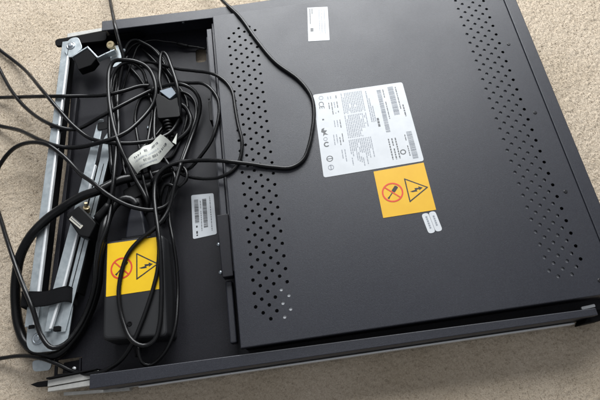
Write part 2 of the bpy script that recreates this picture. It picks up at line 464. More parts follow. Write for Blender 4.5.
rng = random.Random(3)
def warning_signs(L, Y, K, R):
    L.poly([(.575, .30), (.575, .73), (.93, .53)], Y, .10)
    L.stroke([(.56, .275), (.56, .755), (.945, .525)], .022, K, .13, True)
    # lightning flash with an arrow head
    L.poly([(.60, .555), (.71, .535), (.70, .50), (.80, .505), (.80, .535), (.735, .54), (.745, .575), (.645, .575)], K, .15)
    L.poly([(.78, .475), (.86, .515), (.785, .56)], K, .16)
    cu, cv, r = .275, .51, .205
    # screwdriver
    a = math.radians(-48); d = (math.cos(a), math.sin(a)); n = (-d[1], d[0])
    def q(s, t): return (cu+d[0]*s+n[0]*t, cv+d[1]*s+n[1]*t)
    L.poly([q(.02, -.036), q(.145, -.036), q(.155, 0), q(.145, .036), q(.02, .036)], K, .15)
    L.poly([q(-.11, -.010), q(.03, -.010), q(.03, .010), q(-.11, .010)], K, .16)
    L.poly([q(-.155, -.02), q(-.11, -.012), q(-.11, .012), q(-.155, .02)], K, .165)
    L.ring(cu, cv, r, .03, R, lift=.18)
    L.stroke([(cu-r*.66, cv-r*.66), (cu+r*.66, cv+r*.66)], .024, R, .20)

L = Label([(143.5, -214.5), (199.5, -212.5), (199.5, -269), (143, -269.5)], ZT); L.base(.4)
warning_signs(L, 0, 1, 2)
L.mb.build('warning_label', [M['yellow'], M['ink'], M['red']], drawer)

L = Label([(92.5, -103.5), (199.5, -104), (200.5, -210.5), (88.5, -213)], ZT); L.base(3.0)
G, K, PL = 1, 2, 3
L.text('CE', .05, .10, 8.5, -90, K)
L.ring(.085, .055, .025, .006, PL, 14)
for u in (.155, .185, .215, .245):
    for v0, v1 in ((.05, .10), (.13, .30), (.36, .50), (.53, .68), (.72, .90)):
        if rng.random() < .75: L.vline(u, .009, v0, v0+(v1-v0)*rng.uniform(.5, 1), G if rng.random() < .5 else K, rng)
for k in range(13):
    u = .305+k*.0185
    L.vline(u, .0085, .035, .30, G, rng); L.vline(u, .0085, .32, .60 if k < 9 else .5, G, rng); 
    L.vline(u, .0085, .62, .62+.34*rng.uniform(.35, 1), PL if k % 3 else G, rng)
for k in range(3): L.vline(.575+k*.02, .011, .05+.1*k, .45, G, rng)
L.vline(.635, .022, .41, .55, K, rng, (.02, .04))
L.bars(.70, .745, .06, .60, G, rng); L.vline(.765, .009, .06, .5, K, rng)
L.bars(.825, .885, .04, .40, G, rng); L.vline(.905, .010, .05, .34, K, rng)
L.vline(.935, .014, .29, .44, K, rng, (.02, .04))
L.bars(.90, .955, .63, .96, G, rng); L.vline(.875, .009, .66, .92, K, rng)
for u in (.70, .735, .77): L.vline(u, .012, .68, .93, K, rng, (.015, .03))
L.ring(.82, .86, .030, .010, K, 18)
L.ring(.075, .63, .030, .012, K, 18, a0=40, a1=320)          # c-shaped approval mark
L.poly([(.045, .44), (.075, .43), (.065, .46), (.10, .465), (.075, .49), (.105, .52), (.07, .51), (.05, .53), (.058, .49), (.035, .475)], K)
L.vline(.065, .02, .32, .37, K, rng, (.015, .02)); L.ring(.07, .565, .022, .006, PL, 14)
L.ring(.085, .80, .034, .008, K, 18); L.stroke([(.06, .80), (.11, .80)], .007, K); L.ring(.085, .90, .03, .007, G, 18)
L.rect(.08, .09, .875, .925, G)
L.mb.build('rating_label', [M['white'], M['ink_pale'], M['ink_grey'], M['ink_pale']], drawer)

L = Label([(105, 31), (131, 27.5), (125, -26.5), (98.5, -23.5)], ZT); L.base(.8)
L.vline(.10, .045, .04, .5, 2, rng, (.02, .05)); L.vline(.2, .05, .04, .2, 2, rng, (.02, .05)); L.rect(.12, .26, .62, .72, 2)
for u in (.55, .66, .8): L.vline(u, .03, .06, .8, 1, rng, (.02, .06))
L.mb.build('asset_label', [M['white'], M['ink_pale'], M['ink_grey']], drawer)

L = Label([(183.5, -271.5), (198, -270), (200, -293), (186, -294.5)], ZT)
L.mb.prism(quad_round([(183, -271.5), (190.4, -270.8), (193, -293.2), (185.6, -294)], 3.4, 6), ZT, ZT+.25); L.t = ZT+.25
L.mb.prism(quad_round([(190.7, -270.6), (198, -270), (200.6, -292.4), (193.3, -293.1)], 3.4, 6), ZT, ZT+.25)
L.vline(.18, .13, .15, .75, 1, rng, (.06, .1), .03); L.vline(.7, .13, .2, .8, 1, rng, (.06, .1), .03)
L.mb.build('inspection_sticker', [M['white'], M['ink_pale']], drawer)

L = Label([(-67, -193.5), (-40.5, -195), (-40, -246.5), (-67.5, -248.5)], 12); L.base(2.2)
L.bars(.12, .30, .12, .66, 2, rng, .011); L.bars(.48, .66, .12, .80, 2, rng, .011)
L.vline(.80, .035, .08, .9, 1, rng, (.02, .06), .015); L.vline(.38, .03, .1, .86, 1, rng, (.02, .06), .015); L.vline(.15, .07, .72, .95, 2, rng, (.03, .06), .02)
lb = L.mb.build('serial_label', [M['offwhite'], M['ink_grey'], M['ink']], tray)

# ------------------------------------------------------------------ folding cable arm
arm = thing('steel_cable_carrier', (-215, -150, 12), 'galvanised steel folding cable arm along the left end of the tray', 'cable carrier')
def lerp(a, b, t): return (a[0]+(b[0]-a[0])*t, a[1]+(b[1]-a[1])*t)
mb = MB()
mb.prism([(-222, 46), (-212.6, 46), (-218.6, -84), (-227.6, -84)], 34.5, 36)
mb.prism([(-228.2, -86.5), (-217.6, -86.5), (-229.6, -326), (-240, -326)], 34.8, 36.6)
mb.prism([(-222, 46), (-220.6, 46), (-238.5, -326), (-240, -326)], 20, 34.6)
outer = mb.build('outer_rail', M['steel'], arm, .5)
mb = MB(); mb.prism([(-213.6, 44), (-212.2, 44), (-229.6, -324), (-231.1, -324)], 18, 34.4)
mb.build('rail_web', M['dark'], outer, .3)  # steel leg turned from the window, its shade painted in black
mb = MB(); mb.prism([(-213.2, 38), (-210.4, 38), (-228.0, -326), (-231.2, -326)], 33, 38)
mb.build('rail_lip', M['zinc_highlight'], outer, 1.0)  # edge highlight of the galvanised rail, put into a brighter colour
mb = MB(); mb.prism(quad_round([(-229, -84), (-219, -84), (-213, -97), (-215, -99), (-220, -88.5), (-229, -88)], .8), 36.7, 37.4)
mb.build('rail_joint', M['dark'], outer, .2)
mb = MB(); mb.prism([(-208.5, -30), (-206, -30), (-220, -300), (-226, -300)], 14, 20)
mb.build('rail_lining', M['tray_paint'], outer, .4)
mb = MB()
mb.prism([(-170.5, -84), (-163.5, -86), (-171.5, -140), (-173.5, -150), (-203.3, -296), (-213, -334), (-219.5, -334), (-214, -293), (-183, -142)], 34, 35.6)
inner = mb.build('inner_rail', M['steel'], arm, .5)
mb = MB()
mb.prism([(-168.5, -140), (-164.5, -112), (-156, -96), (-153.5, -102), (-158, -142), (-190, -296), (-199, -336), (-208, -336), (-199.5, -296)], 31.5, 33)
mb.build('inner_rail', M['steel'], arm, .5)
mb = MB(); mb.prism([(-158.6, -142), (-157.2, -142), (-189, -296), (-190.6, -296)], 14, 31.3); mb.prism([(-170.5, -140), (-168.7, -140), (-200, -296), (-202, -296)], 24, 32)
mb.build('rail_web', M['dark'], inner, .3)  # shaded steel legs of the inner rail, coloured black
mb = MB(); mb.prism([(-173.2, -148), (-170.8, -148), (-201.0, -292), (-211.5, -332), (-214.5, -332), (-203.6, -292)], 33, 37.2)
mb.build('rail_lip', M['zinc_highlight'], inner, .8)  # bright edge line painted as a paler metal tone
mb = MB(); mb.prism([(-163.6, -146), (-162.9, -146), (-195, -296), (-195.8, -296)], 33.02, 33.4)
mb.build('rail_groove', M['dark'], inner)
mb = MB(); mb.prism(rrect(-171, -158, -101, -90, 3), 35.8, 37)
mb.build('rubber_pad', M['plastic'], inner, .4)
mb = MB()   # rounded hinge plate at the near end
mb.prism(quad_round([(-241, -296), (-192, -300), (-198, -354), (-240, -352)], 15, 8), 29, 31)
plate = mb.build('hinge_plate', M['steel'], arm, .5)
for q in (rrect(-209, -203, -335, -330, .6), rrect(-235, -229, -329, -325, .5)):
    mb = MB(); mb.prism(q, 33.2 if q[0][0] > -215 else 36.8, 38.0); mb.build('slot_shade', M['dark'], plate, .3)  # dark boxes painted as the shade of open slots in the plate
mb = MB(); mb.lathe((-228, -338.5, 31), [(6.2, 0), (6.2, .9), (4.6, 1.2), (4.4, .9), (3.6, .9), (3.4, 2.4), (2.2, 3.0)])
mb.build('rivet', M['screw'], arm)
mb = MB(); mb.prism(quad_round([(-242, -357), (-220, -357), (-222, -369.5), (-240, -368.5)], 4), 13, 15)
mb.build('pivot_tab', M['steel'], arm, .4)
mb = MB(); mb.prism(quad_round([(-212, 48), (-200, 49), (-193, 28), (-210, 14), (-219, 30)], 6, 4), 36.3, 38)
rp = mb.build('rivet_plate', M['steel'], arm, .5)
mb = MB(); mb.lathe((-209, 35, 38), [(6, 0), (6, .8), (4.6, 1.1), (4.4, .7), (3.7, .7), (3.5, 2.3), (2, 2.8)])
mb.build('rivet', M['screw'], rp)
mb = MB()   # cranked bracket standing on edge
path = [(-207, 17), (-187, 29.5), (-173, 9.5), (-163, 14), (-152, 18)]
for a, b in zip(path, path[1:]):
    d = (Vector(b)-Vector(a)).normalized(); n = Vector((-d.y, d.x))*1.0; d = d*.9
    A, B = Vector(a), Vector(b)
    mb.prism([tuple(A-d+n), tuple(B+d+n), tuple(B+d-n), tuple(A-d-n)], 30, 37.8)
mb.prism(quad_round([(-162, 24), (-159, 34), (-147, 34), (-143, 20), (-144, 0), (-158, -2)], 3), 26, 28)
br = mb.build('bracket', M['steel'], arm, .4)
mb = MB(); mb.prism(quad_round([(-205, 15.0), (-187.2, 26.8), (-175, 9), (-182, -1), (-198, -5)], 1.5), 25, 37)
mb.build('bracket_pad', M['dark'], br, .8)  # black block, its colour deepened for the shade it sits in
mb = MB(); ax = (0, -.25, 1)
mb.lathe((-156, 29, 28), [(3.0, 0), (3.0, 6), (5.0, 6.2), (5.4, 7), (5.4, 11), (4.6, 12), (2.2, 12.1), (2.0, 11.4)], ax, 18, smooth=False)
mb.build('thumb_screw', M['brass'], br)
mb = MB(); mb.lathe((-143, 23, 27), [(3.2, 0), (3.2, 2), (2.0, 3)], n=6, smooth=False); mb.build('nut', M['screw'], br)

# hook-and-loop strap wrapped over the rails
mb = MB()
prof = [(-246, 8), (-247, 24), (-245.5, 37), (-241, 41.5), (-232, 42), (-222, 39.5), (-214, 39.2), (-206, 40.3), (-199, 39), (-195, 36.5), (-193.5, 31), (-193.5, 20)]
nY = 5; vs = []; W2 = len(prof)
for side in (0, 1.4):
    for j in range(nY):
        for i, (x, z) in enumerate(prof):
            y = -289.5-16.5*j/(nY-1)-4.5*math.sin(i/(W2-1)*math.pi)*0-2.5*(i/(W2-1))+1.6*math.sin(i*.9)*(1 if j in (0, nY-1) else .6)
            vs.append((x+(side*(-.5 if i < 4 else .5 if i > 8 else 0)), y, z+side))
fs = []
for s in (0, 1):
    b = s*nY*W2
    for j in range(nY-1):
        for i in range(W2-1):
            f = [b+j*W2+i, b+j*W2+i+1, b+(j+1)*W2+i+1, b+(j+1)*W2+i]; fs.append(f if s == 0 else f[::-1])
for j in (0, nY-1):
    for i in range(W2-1): fs.append([j*W2+i, j*W2+i+1, nY*W2+j*W2+i+1, nY*W2+j*W2+i])
mb.add(vs, fs, 0, True)
st = mb.build('cable_strap', M['velcro'], None, origin=(-217, -300, 12))
tag(st, 'black fabric strap wrapped across the steel rails near their lower end', 'strap')
sm = st.modifiers.new('sub', 'SUBSURF'); sm.levels = 1; sm.render_levels = 2

# ------------------------------------------------------------------ power adapter
ad = thing('power_adapter', (-123, -302, 12), 'charcoal power brick with yellow warning label lying on the tray floor', 'power adapter')
mb = MB()
q0 = [(-156, -247.5), (-91, -248), (-89.5, -358.5), (-156.5, -353.5)]
lay = [(12, 0), (22, .6), (22.6, 0), (40.5, .8), (42.6, 1.5), (43.7, 2.8), (44, 4.2)]
rings = []
for z, o in lay:
    qq = [(-156+o, -247.5-o), (-91-o, -248-o), (-89.5-o, -358.5+o), (-156.5+o, -353.5+o)]
    rings.append([(x, y, z) for x, y in quad_round(qq, 6-.5*o, 5)])
n = len(rings[0])
for A, B in zip(rings, rings[1:]): mb.add(A+B, [[i, n+i, n+(i+1) % n, (i+1) % n] for i in range(n)], 0, True)
mb.add(rings[-1], [list(range(n))[::-1]], 0); mb.add(rings[0], [list(range(n))], 0)
body = mb.build('brick_case', M['adapter'], ad)
L = Label([(-152, -251.5), (-95.5, -252), (-95, -309), (-152.5, -309)], 44); L.base(.5)
warning_signs(L, 0, 1, 2)
L.mb.build('warning_label', [M['yellow2'], M['ink'], M['red']], ad)
mb = MB(); mb.lathe((-128, -340, 44), [(2.6, -.3), (2.6, .35), (1.7, .45), (1.5, .1)], n=18)
mb.build('case_screw', M['dark'], ad)
mb = MB(); mb.lathe((-127.5, -356, 22), [(4.5, 0), (4.2, 6), (3.4, 7), (3.4, 10), (2.6, 11), (2.6, 14)], (0, -1, 0.04), 16)
mb.build('strain_relief', M['plastic'], ad)
mb = MB(); mb.box(-141, -111, -247.8, -244.5, 14, 36); mb.build('inlet_socket', M['plastic'], ad, .8)

# ------------------------------------------------------------------ cables
CABLES = {
 'thin_wire': (1.3, [(-149.7,-32.8,14.8),(-148.7,-28.8,15.0),(-147.6,-24.9,15.3),(-146.6,-21.1,15.6),(-145.4,-17.2,16.0),(-144.2,-13.4,16.4),(-142.8,-9.6,16.8),(-141.4,-5.8,17.3),(-140.0,-2.0,17.7),(-138.6,1.7,18.2),(-137.1,5.5,18.6),(-135.6,9.2,19.1),(-134.1,12.9,19.5),(-132.6,16.7,19.9),(-131.2,20.4,20.3),(-129.8,24.2,20.7),(-128.3,28.0,21.1),(-126.5,31.5,21.4),(-123.8,34.5,21.8),(-120.4,36.7,22.1),(-116.6,38.1,22.4),(-112.6,38.9,22.4),(-108.6,39.0,22.4),(-104.6,38.8,22.4),(-100.6,38.1,22.3),(-96.7,37.0,22.0),(-92.9,35.7,21.6),(-89.0,34.4,21.3),(-85.1,33.6,20.9),(-81.2,32.8,20.6),(-77.3,31.8,20.1),(-73.5,30.3,19.7),(-69.9,28.5,19.3),(-66.3,26.7,18.9),(-62.6,25.1,18.4),(-58.8,23.9,18.0),(-54.9,23.0,17.6),(-51.0,22.0,17.1),(-47.1,20.8,16.8),(-43.3,19.4,16.4),(-39.6,18.0,16.1),(-35.8,16.4,16.0)]),
 'loop_k2': (2.0, [(-152.6,-165.8,20.0),(-153.3,-161.9,20.6),(-153.6,-158.4,22.3),(-153.4,-155.5,25.1),(-153.0,-153.1,28.3),(-152.7,-150.4,31.1),(-152.9,-146.7,32.8),(-153.1,-142.9,34.0),(-153.3,-139.1,35.2),(-153.4,-135.2,36.2),(-153.5,-131.4,37.4),(-153.6,-127.5,38.3),(-153.9,-123.5,38.8),(-154.3,-119.6,39.0),(-154.7,-115.6,39.0),(-155.0,-111.6,39.0),(-155.2,-107.6,39.0),(-155.4,-103.6,39.0),(-155.6,-99.6,38.9),(-155.9,-95.6,38.3),(-156.3,-91.8,37.4),(-156.9,-88.0,36.3),(-157.4,-84.2,35.1),(-157.9,-80.3,34.0),(-158.3,-76.5,32.9),(-158.8,-72.7,31.7),(-159.3,-68.9,30.5),(-159.7,-65.1,29.3),(-160.2,-61.3,28.1),(-160.6,-57.6,26.8),(-161.0,-53.8,25.6),(-161.4,-50.0,24.3),(-161.7,-46.2,23.1),(-162.0,-42.4,21.9),(-162.2,-38.5,20.8),(-162.3,-34.7,19.7),(-162.4,-30.8,18.7),(-162.4,-26.9,17.7),(-162.3,-23.0,16.9),(-162.1,-19.1,16.2),(-161.8,-15.1,15.6),(-161.4,-11.2,15.1),(-160.8,-7.2,14.8),(-160.1,-3.3,14.5),(-159.2,0.6,14.4),(-158.1,4.5,14.3),(-156.8,8.2,14.4),(-155.1,11.9,14.6),(-153.2,15.4,14.9),(-151.1,18.8,15.3),(-148.7,21.9,15.9),(-146.1,24.9,16.6),(-143.4,27.7,17.5),(-140.7,30.5,18.4),(-137.9,33.2,19.4),(-134.8,35.5,20.4),(-131.2,37.0,21.2),(-127.4,38.1,21.9),(-123.5,38.1,22.2),(-119.6,36.9,22.3),(-116.1,35.2,22.2),(-112.7,33.1,21.7),(-109.4,30.8,21.1),(-106.4,28.4,20.2),(-103.6,25.6,19.2),(-101.1,22.7,18.3),(-99.0,19.4,17.3),(-97.0,16.0,16.5),(-95.2,12.5,15.9),(-93.6,8.9,15.3),(-92.0,5.2,14.9),(-90.6,1.5,14.6),(-89.3,-2.3,14.4),(-88.2,-6.1,14.2),(-87.2,-10.0,14.1),(-86.1,-13.9,14.1),(-85.0,-17.7,14.0),(-83.6,-21.5,14.0),(-82.0,-25.1,14.0),(-80.2,-28.7,14.0),(-78.2,-32.2,14.0),(-76.3,-35.7,14.0),(-74.3,-39.2,14.0),(-72.3,-42.7,14.0),(-70.5,-46.2,14.0),(-68.9,-49.9,14.0),(-67.7,-53.7,14.0),(-66.8,-57.6,14.0),(-66.1,-61.5,14.0),(-65.6,-65.5,14.0),(-65.3,-69.5,14.0),(-65.3,-73.5,14.0),(-65.4,-77.5,14.0),(-65.8,-81.5,14.0),(-66.4,-85.5,14.0),(-67.2,-89.4,14.0),(-68.2,-93.3,14.0),(-69.2,-97.1,14.0),(-70.4,-101.0,14.0),(-71.6,-104.8,14.0),(-72.9,-108.6,14.0),(-74.2,-112.4,14.0),(-75.6,-116.1,14.0),(-77.1,-119.8,14.0),(-78.7,-123.5,14.0),(-80.5,-127.1,14.0),(-82.3,-130.7,14.0),(-84.2,-134.2,14.0),(-86.5,-137.5,14.0),(-89.5,-140.0,14.0),(-93.4,-140.5,14.0),(-97.3,-139.5,14.0),(-101.0,-138.0,14.0),(-104.7,-136.6,14.0)]),
 'power': (5.2, [(-87.5,-155.7,16.0),(-91.3,-157.0,16.3),(-94.8,-158.6,17.1),(-98.1,-160.3,18.6),(-101.2,-162.1,20.5),(-104.4,-163.6,22.3),(-107.9,-164.8,23.7),(-111.6,-165.7,25.1),(-115.3,-166.3,26.5),(-119.0,-166.8,27.9),(-122.7,-167.5,29.4),(-126.3,-168.4,30.8),(-129.9,-169.5,32.2),(-133.5,-170.6,33.6),(-137.0,-171.6,35.1),(-140.6,-172.8,36.5),(-144.0,-174.4,37.9),(-147.3,-176.3,39.2),(-150.4,-178.4,40.5),(-153.5,-180.6,41.7),(-156.7,-182.8,42.8),(-159.9,-184.9,43.9),(-163.4,-186.6,44.9),(-167.2,-187.7,45.2),(-171.2,-188.5,45.2),(-175.1,-189.3,45.2),(-179.0,-190.2,45.2),(-182.8,-191.5,45.2),(-186.5,-193.1,45.2),(-190.1,-194.8,45.2),(-193.7,-196.5,45.1),(-197.3,-198.2,44.8),(-201.0,-199.6,44.1),(-204.6,-201.2,43.4),(-208.2,-202.9,42.9),(-211.7,-204.7,42.6),(-215.2,-206.7,42.3),(-218.6,-208.9,42.2),(-221.7,-211.3,42.2),(-224.8,-213.9,42.2),(-227.8,-216.6,42.2),(-230.6,-219.4,42.2),(-233.5,-222.2,42.0),(-236.4,-224.8,41.3),(-239.3,-227.3,40.2),(-242.0,-230.1,39.1),(-244.6,-232.9,38.0),(-247.0,-235.9,36.7),(-249.3,-238.8,35.4),(-251.5,-241.9,34.0),(-253.5,-245.1,32.6),(-255.3,-248.4,31.2),(-256.8,-251.8,29.8),(-258.2,-255.3,28.4),(-259.3,-258.8,26.9),(-260.4,-262.4,25.5),(-261.4,-266.1,24.1),(-262.3,-269.7,22.7),(-263.2,-273.3,21.2),(-263.9,-277.0,19.8),(-264.5,-280.7,18.4),(-264.9,-284.4,17.0),(-265.3,-288.1,15.6),(-265.6,-291.9,14.2),(-265.8,-295.6,12.8),(-265.9,-299.4,11.5),(-265.9,-303.3,10.3),(-265.7,-307.1,9.3),(-265.2,-311.0,8.4),(-264.4,-314.9,7.8),(-263.3,-318.7,7.4),(-261.9,-322.5,7.2),(-260.4,-326.1,7.3),(-258.6,-329.7,7.5),(-256.5,-333.1,7.9),(-254.1,-336.3,8.4),(-251.4,-339.2,9.1),(-248.6,-341.9,10.0),(-245.6,-344.3,10.9),(-242.5,-346.7,11.9),(-239.2,-348.8,13.0),(-235.9,-350.7,14.1),(-232.4,-352.3,15.2),(-228.8,-353.7,16.3),(-225.1,-354.7,17.4),(-221.3,-355.4,18.6),(-217.5,-355.7,19.5),(-213.5,-355.3,19.9),(-209.7,-354.1,20.0),(-206.3,-352.1,20.2),(-203.2,-349.5,20.2),(-200.4,-346.7,20.1),(-197.8,-343.6,19.9),(-195.3,-340.5,19.8),(-192.8,-337.3,19.7),(-190.6,-334.0,19.6),(-188.4,-330.7,19.7),(-186.3,-327.3,19.9),(-184.2,-323.8,20.3),(-182.2,-320.5,20.9),(-180.2,-317.1,21.8),(-178.2,-313.7,22.7),(-176.3,-310.4,23.9),(-174.6,-307.0,25.1),(-172.9,-303.6,26.4),(-171.3,-300.2,27.7),(-169.9,-296.7,29.1),(-168.5,-293.2,30.5),(-167.3,-289.7,31.9),(-166.3,-286.1,33.3),(-165.5,-282.4,34.8),(-164.8,-278.7,36.2),(-164.1,-275.1,37.6),(-163.3,-271.4,39.0),(-162.4,-267.7,40.3),(-161.5,-264.0,41.5),(-160.6,-260.2,42.6),(-159.7,-256.5,43.7),(-158.8,-252.7,44.7),(-158.1,-248.8,45.1),(-157.5,-244.9,45.2),(-156.9,-240.9,45.2),(-156.2,-237.0,45.2),(-155.6,-233.0,44.9),(-155.2,-229.1,44.1),(-154.8,-225.3,42.9),(-154.2,-221.5,41.9),(-153.6,-217.7,40.8),(-152.8,-213.9,39.6),(-151.9,-210.2,38.5),(-150.6,-206.6,37.3),(-148.8,-203.2,36.1),(-146.4,-200.2,35.1),(-143.4,-197.8,34.3),(-139.6,-196.7,33.8),(-135.6,-196.5,33.3),(-131.9,-197.5,32.4),(-128.8,-199.8,31.4),(-126.8,-203.1,30.4),(-125.1,-206.7,30.0)]),
 'wire_q': (1.8, [(-97.9,-59.4,22.0),(-101.0,-56.9,21.5),(-103.9,-54.3,20.6),(-106.7,-51.7,19.4),(-109.5,-49.2,18.0),(-112.5,-47.0,16.6),(-115.8,-45.1,15.3),(-119.4,-43.9,14.2),(-123.2,-44.5,13.8),(-126.1,-47.2,13.8),(-127.8,-50.8,13.8),(-129.1,-54.6,13.8),(-130.3,-58.4,13.8),(-131.2,-62.3,13.8),(-132.0,-66.2,13.8),(-132.6,-70.2,13.8),(-132.9,-74.1,13.8),(-133.0,-78.1,13.9),(-132.8,-82.1,14.0),(-132.4,-86.1,14.1),(-131.9,-90.1,14.3),(-131.3,-94.0,14.6),(-130.7,-97.9,15.0),(-130.0,-101.8,15.5),(-129.3,-105.7,16.1),(-128.5,-109.6,16.9),(-127.7,-113.4,17.7),(-126.8,-117.2,18.7),(-126.0,-120.9,19.7),(-125.1,-124.7,20.9),(-124.3,-128.4,22.0),(-123.6,-132.1,23.2),(-122.8,-135.9,24.5),(-122.1,-139.6,25.7),(-121.5,-143.4,26.9),(-120.9,-147.2,28.1),(-120.3,-151.0,29.2),(-119.8,-154.8,30.1),(-119.2,-158.7,31.0),(-118.6,-162.6,31.6),(-117.9,-166.5,32.0),(-117.3,-170.4,32.1),(-116.6,-174.4,32.0),(-115.9,-178.3,31.7),(-115.2,-182.2,31.3),(-114.5,-186.1,31.0),(-113.7,-190.1,30.9),(-112.8,-193.9,30.9),(-111.9,-197.8,30.9),(-111.5,-201.7,30.0),(-112.1,-205.0,27.9),(-113.8,-207.4,25.3),(-115.9,-210.0,23.0),(-117.6,-213.4,22.0)]),
 'wire_o': (3.0, [(-77.7,-67.5,22.0),(-74.1,-69.2,21.6),(-70.6,-70.7,20.6),(-67.6,-73.1,19.3),(-65.4,-76.3,18.1),(-63.9,-79.9,17.3),(-62.6,-83.7,17.0),(-61.6,-87.6,16.9),(-61.2,-91.6,16.7),(-61.6,-95.6,16.6),(-62.3,-99.5,16.5),(-63.6,-103.3,16.6),(-65.5,-106.9,16.7),(-67.9,-110.1,16.9),(-70.7,-112.9,17.0),(-73.9,-115.3,17.1),(-77.4,-117.3,17.1),(-81.1,-118.9,16.9),(-84.9,-120.2,16.6),(-88.7,-121.4,16.3),(-92.6,-122.4,16.0),(-96.5,-123.5,15.7)]),
 'loop_h': (2.1, [(-155.3,-169.0,22.0),(-155.1,-165.7,23.9),(-154.1,-164.1,27.4),(-153.0,-163.3,31.1),(-151.8,-162.5,34.9),(-150.7,-161.3,38.5),(-150.0,-158.8,41.4),(-150.4,-154.9,41.6),(-151.0,-150.9,41.1),(-151.4,-147.0,40.8),(-151.8,-143.0,40.7),(-152.1,-139.0,40.8),(-152.4,-135.0,41.0),(-152.5,-131.0,41.3),(-152.7,-127.1,41.6),(-152.8,-123.1,41.8),(-153.0,-119.1,42.0),(-153.1,-115.1,42.1),(-153.3,-111.1,42.0),(-153.5,-107.1,41.8),(-153.8,-103.1,41.5),(-154.0,-99.2,41.1),(-154.3,-95.2,40.6),(-154.6,-91.3,39.9),(-154.9,-87.4,39.1),(-155.2,-83.5,38.3),(-155.6,-79.6,37.3),(-156.0,-75.7,36.3),(-156.3,-71.9,35.2),(-156.7,-68.1,34.1),(-157.0,-64.3,33.0),(-157.4,-60.5,31.8),(-157.7,-56.7,30.6),(-158.0,-52.9,29.4),(-158.2,-49.0,28.2),(-158.4,-45.2,27.1),(-158.6,-41.4,25.9),(-158.7,-37.5,24.8),(-158.8,-33.7,23.8),(-158.8,-29.8,22.8),(-158.7,-25.9,21.9),(-158.4,-22.0,21.1),(-158.0,-18.1,20.4),(-157.5,-14.2,19.8),(-156.7,-10.3,19.4),(-155.6,-6.4,19.2),(-154.2,-2.7,19.2),(-152.6,0.9,19.3),(-150.8,4.5,19.7),(-148.9,8.0,20.3),(-147.1,11.5,21.0),(-145.5,15.0,21.9),(-144.2,18.7,22.9),(-143.1,22.4,23.9),(-141.9,26.1,24.9),(-140.2,29.6,25.9),(-138.2,32.9,26.7),(-135.7,36.0,27.4),(-132.5,38.1,28.1),(-128.5,38.6,28.4),(-124.6,38.0,28.3),(-121.2,36.1,27.8),(-118.1,33.6,27.2),(-114.9,31.3,26.6),(-111.7,29.0,25.9),(-108.6,26.6,25.2),(-105.8,23.8,24.5),(-103.2,20.8,23.8),(-101.0,17.6,23.2),(-98.9,14.2,22.6),(-97.0,10.7,22.1),(-95.2,7.2,21.6),(-93.4,3.6,21.2),(-91.8,-0.0,20.9),(-90.4,-3.8,20.7),(-89.1,-7.5,20.7),(-87.9,-11.3,20.8),(-86.5,-15.1,21.1),(-85.0,-18.7,21.5),(-83.2,-22.3,22.1),(-81.4,-25.8,22.8),(-79.4,-29.2,23.6),(-77.3,-32.4,24.5),(-75.1,-35.6,25.5),(-72.6,-38.5,26.6),(-69.8,-41.1,27.8),(-66.7,-43.4,29.0),(-63.5,-45.2,30.4),(-60.1,-46.9,31.8),(-56.8,-48.6,33.2),(-53.4,-50.2,34.5),(-49.9,-51.8,35.9),(-46.4,-53.2,37.1),(-42.9,-54.8,38.3),(-39.7,-56.8,39.4),(-36.8,-59.3,40.5),(-34.2,-62.2,41.5),(-31.8,-65.2,42.4),(-29.4,-68.4,42.9),(-27.3,-71.8,43.1),(-25.3,-75.3,43.1),(-23.6,-78.9,43.1),(-22.2,-82.6,43.1),(-21.1,-86.5,43.1),(-20.4,-90.4,43.1),(-20.1,-94.4,43.1),(-20.1,-98.4,43.1),(-20.4,-102.4,43.1),(-20.9,-106.3,43.1),(-21.6,-110.3,43.1),(-22.4,-114.2,43.1),(-23.4,-118.1,43.1),(-24.5,-121.9,43.1),(-25.7,-125.7,43.1),(-27.0,-129.5,43.1),(-28.4,-133.3,43.1),(-30.0,-136.9,43.0),(-31.8,-140.5,42.7),(-34.0,-143.7,41.8),(-36.5,-146.6,40.7),(-39.2,-149.3,39.6),(-42.0,-151.9,38.4),(-44.9,-154.4,37.2),(-47.8,-156.8,35.8),(-50.7,-159.1,34.5),(-53.7,-161.4,33.0),(-56.8,-163.5,31.6),(-60.0,-165.4,30.2),(-63.5,-166.7,28.8),(-67.2,-167.5,27.5),(-71.0,-167.9,26.3),(-74.8,-168.0,25.1),(-78.7,-168.0,24.1),(-82.6,-167.7,23.2),(-86.5,-167.4,22.4),(-90.4,-167.4,21.7),(-94.3,-168.1,21.2),(-98.1,-169.4,20.8),(-101.8,-170.8,20.6),(-105.5,-172.2,20.4),(-109.3,-173.6,20.4),(-113.0,-175.1,20.4)]),
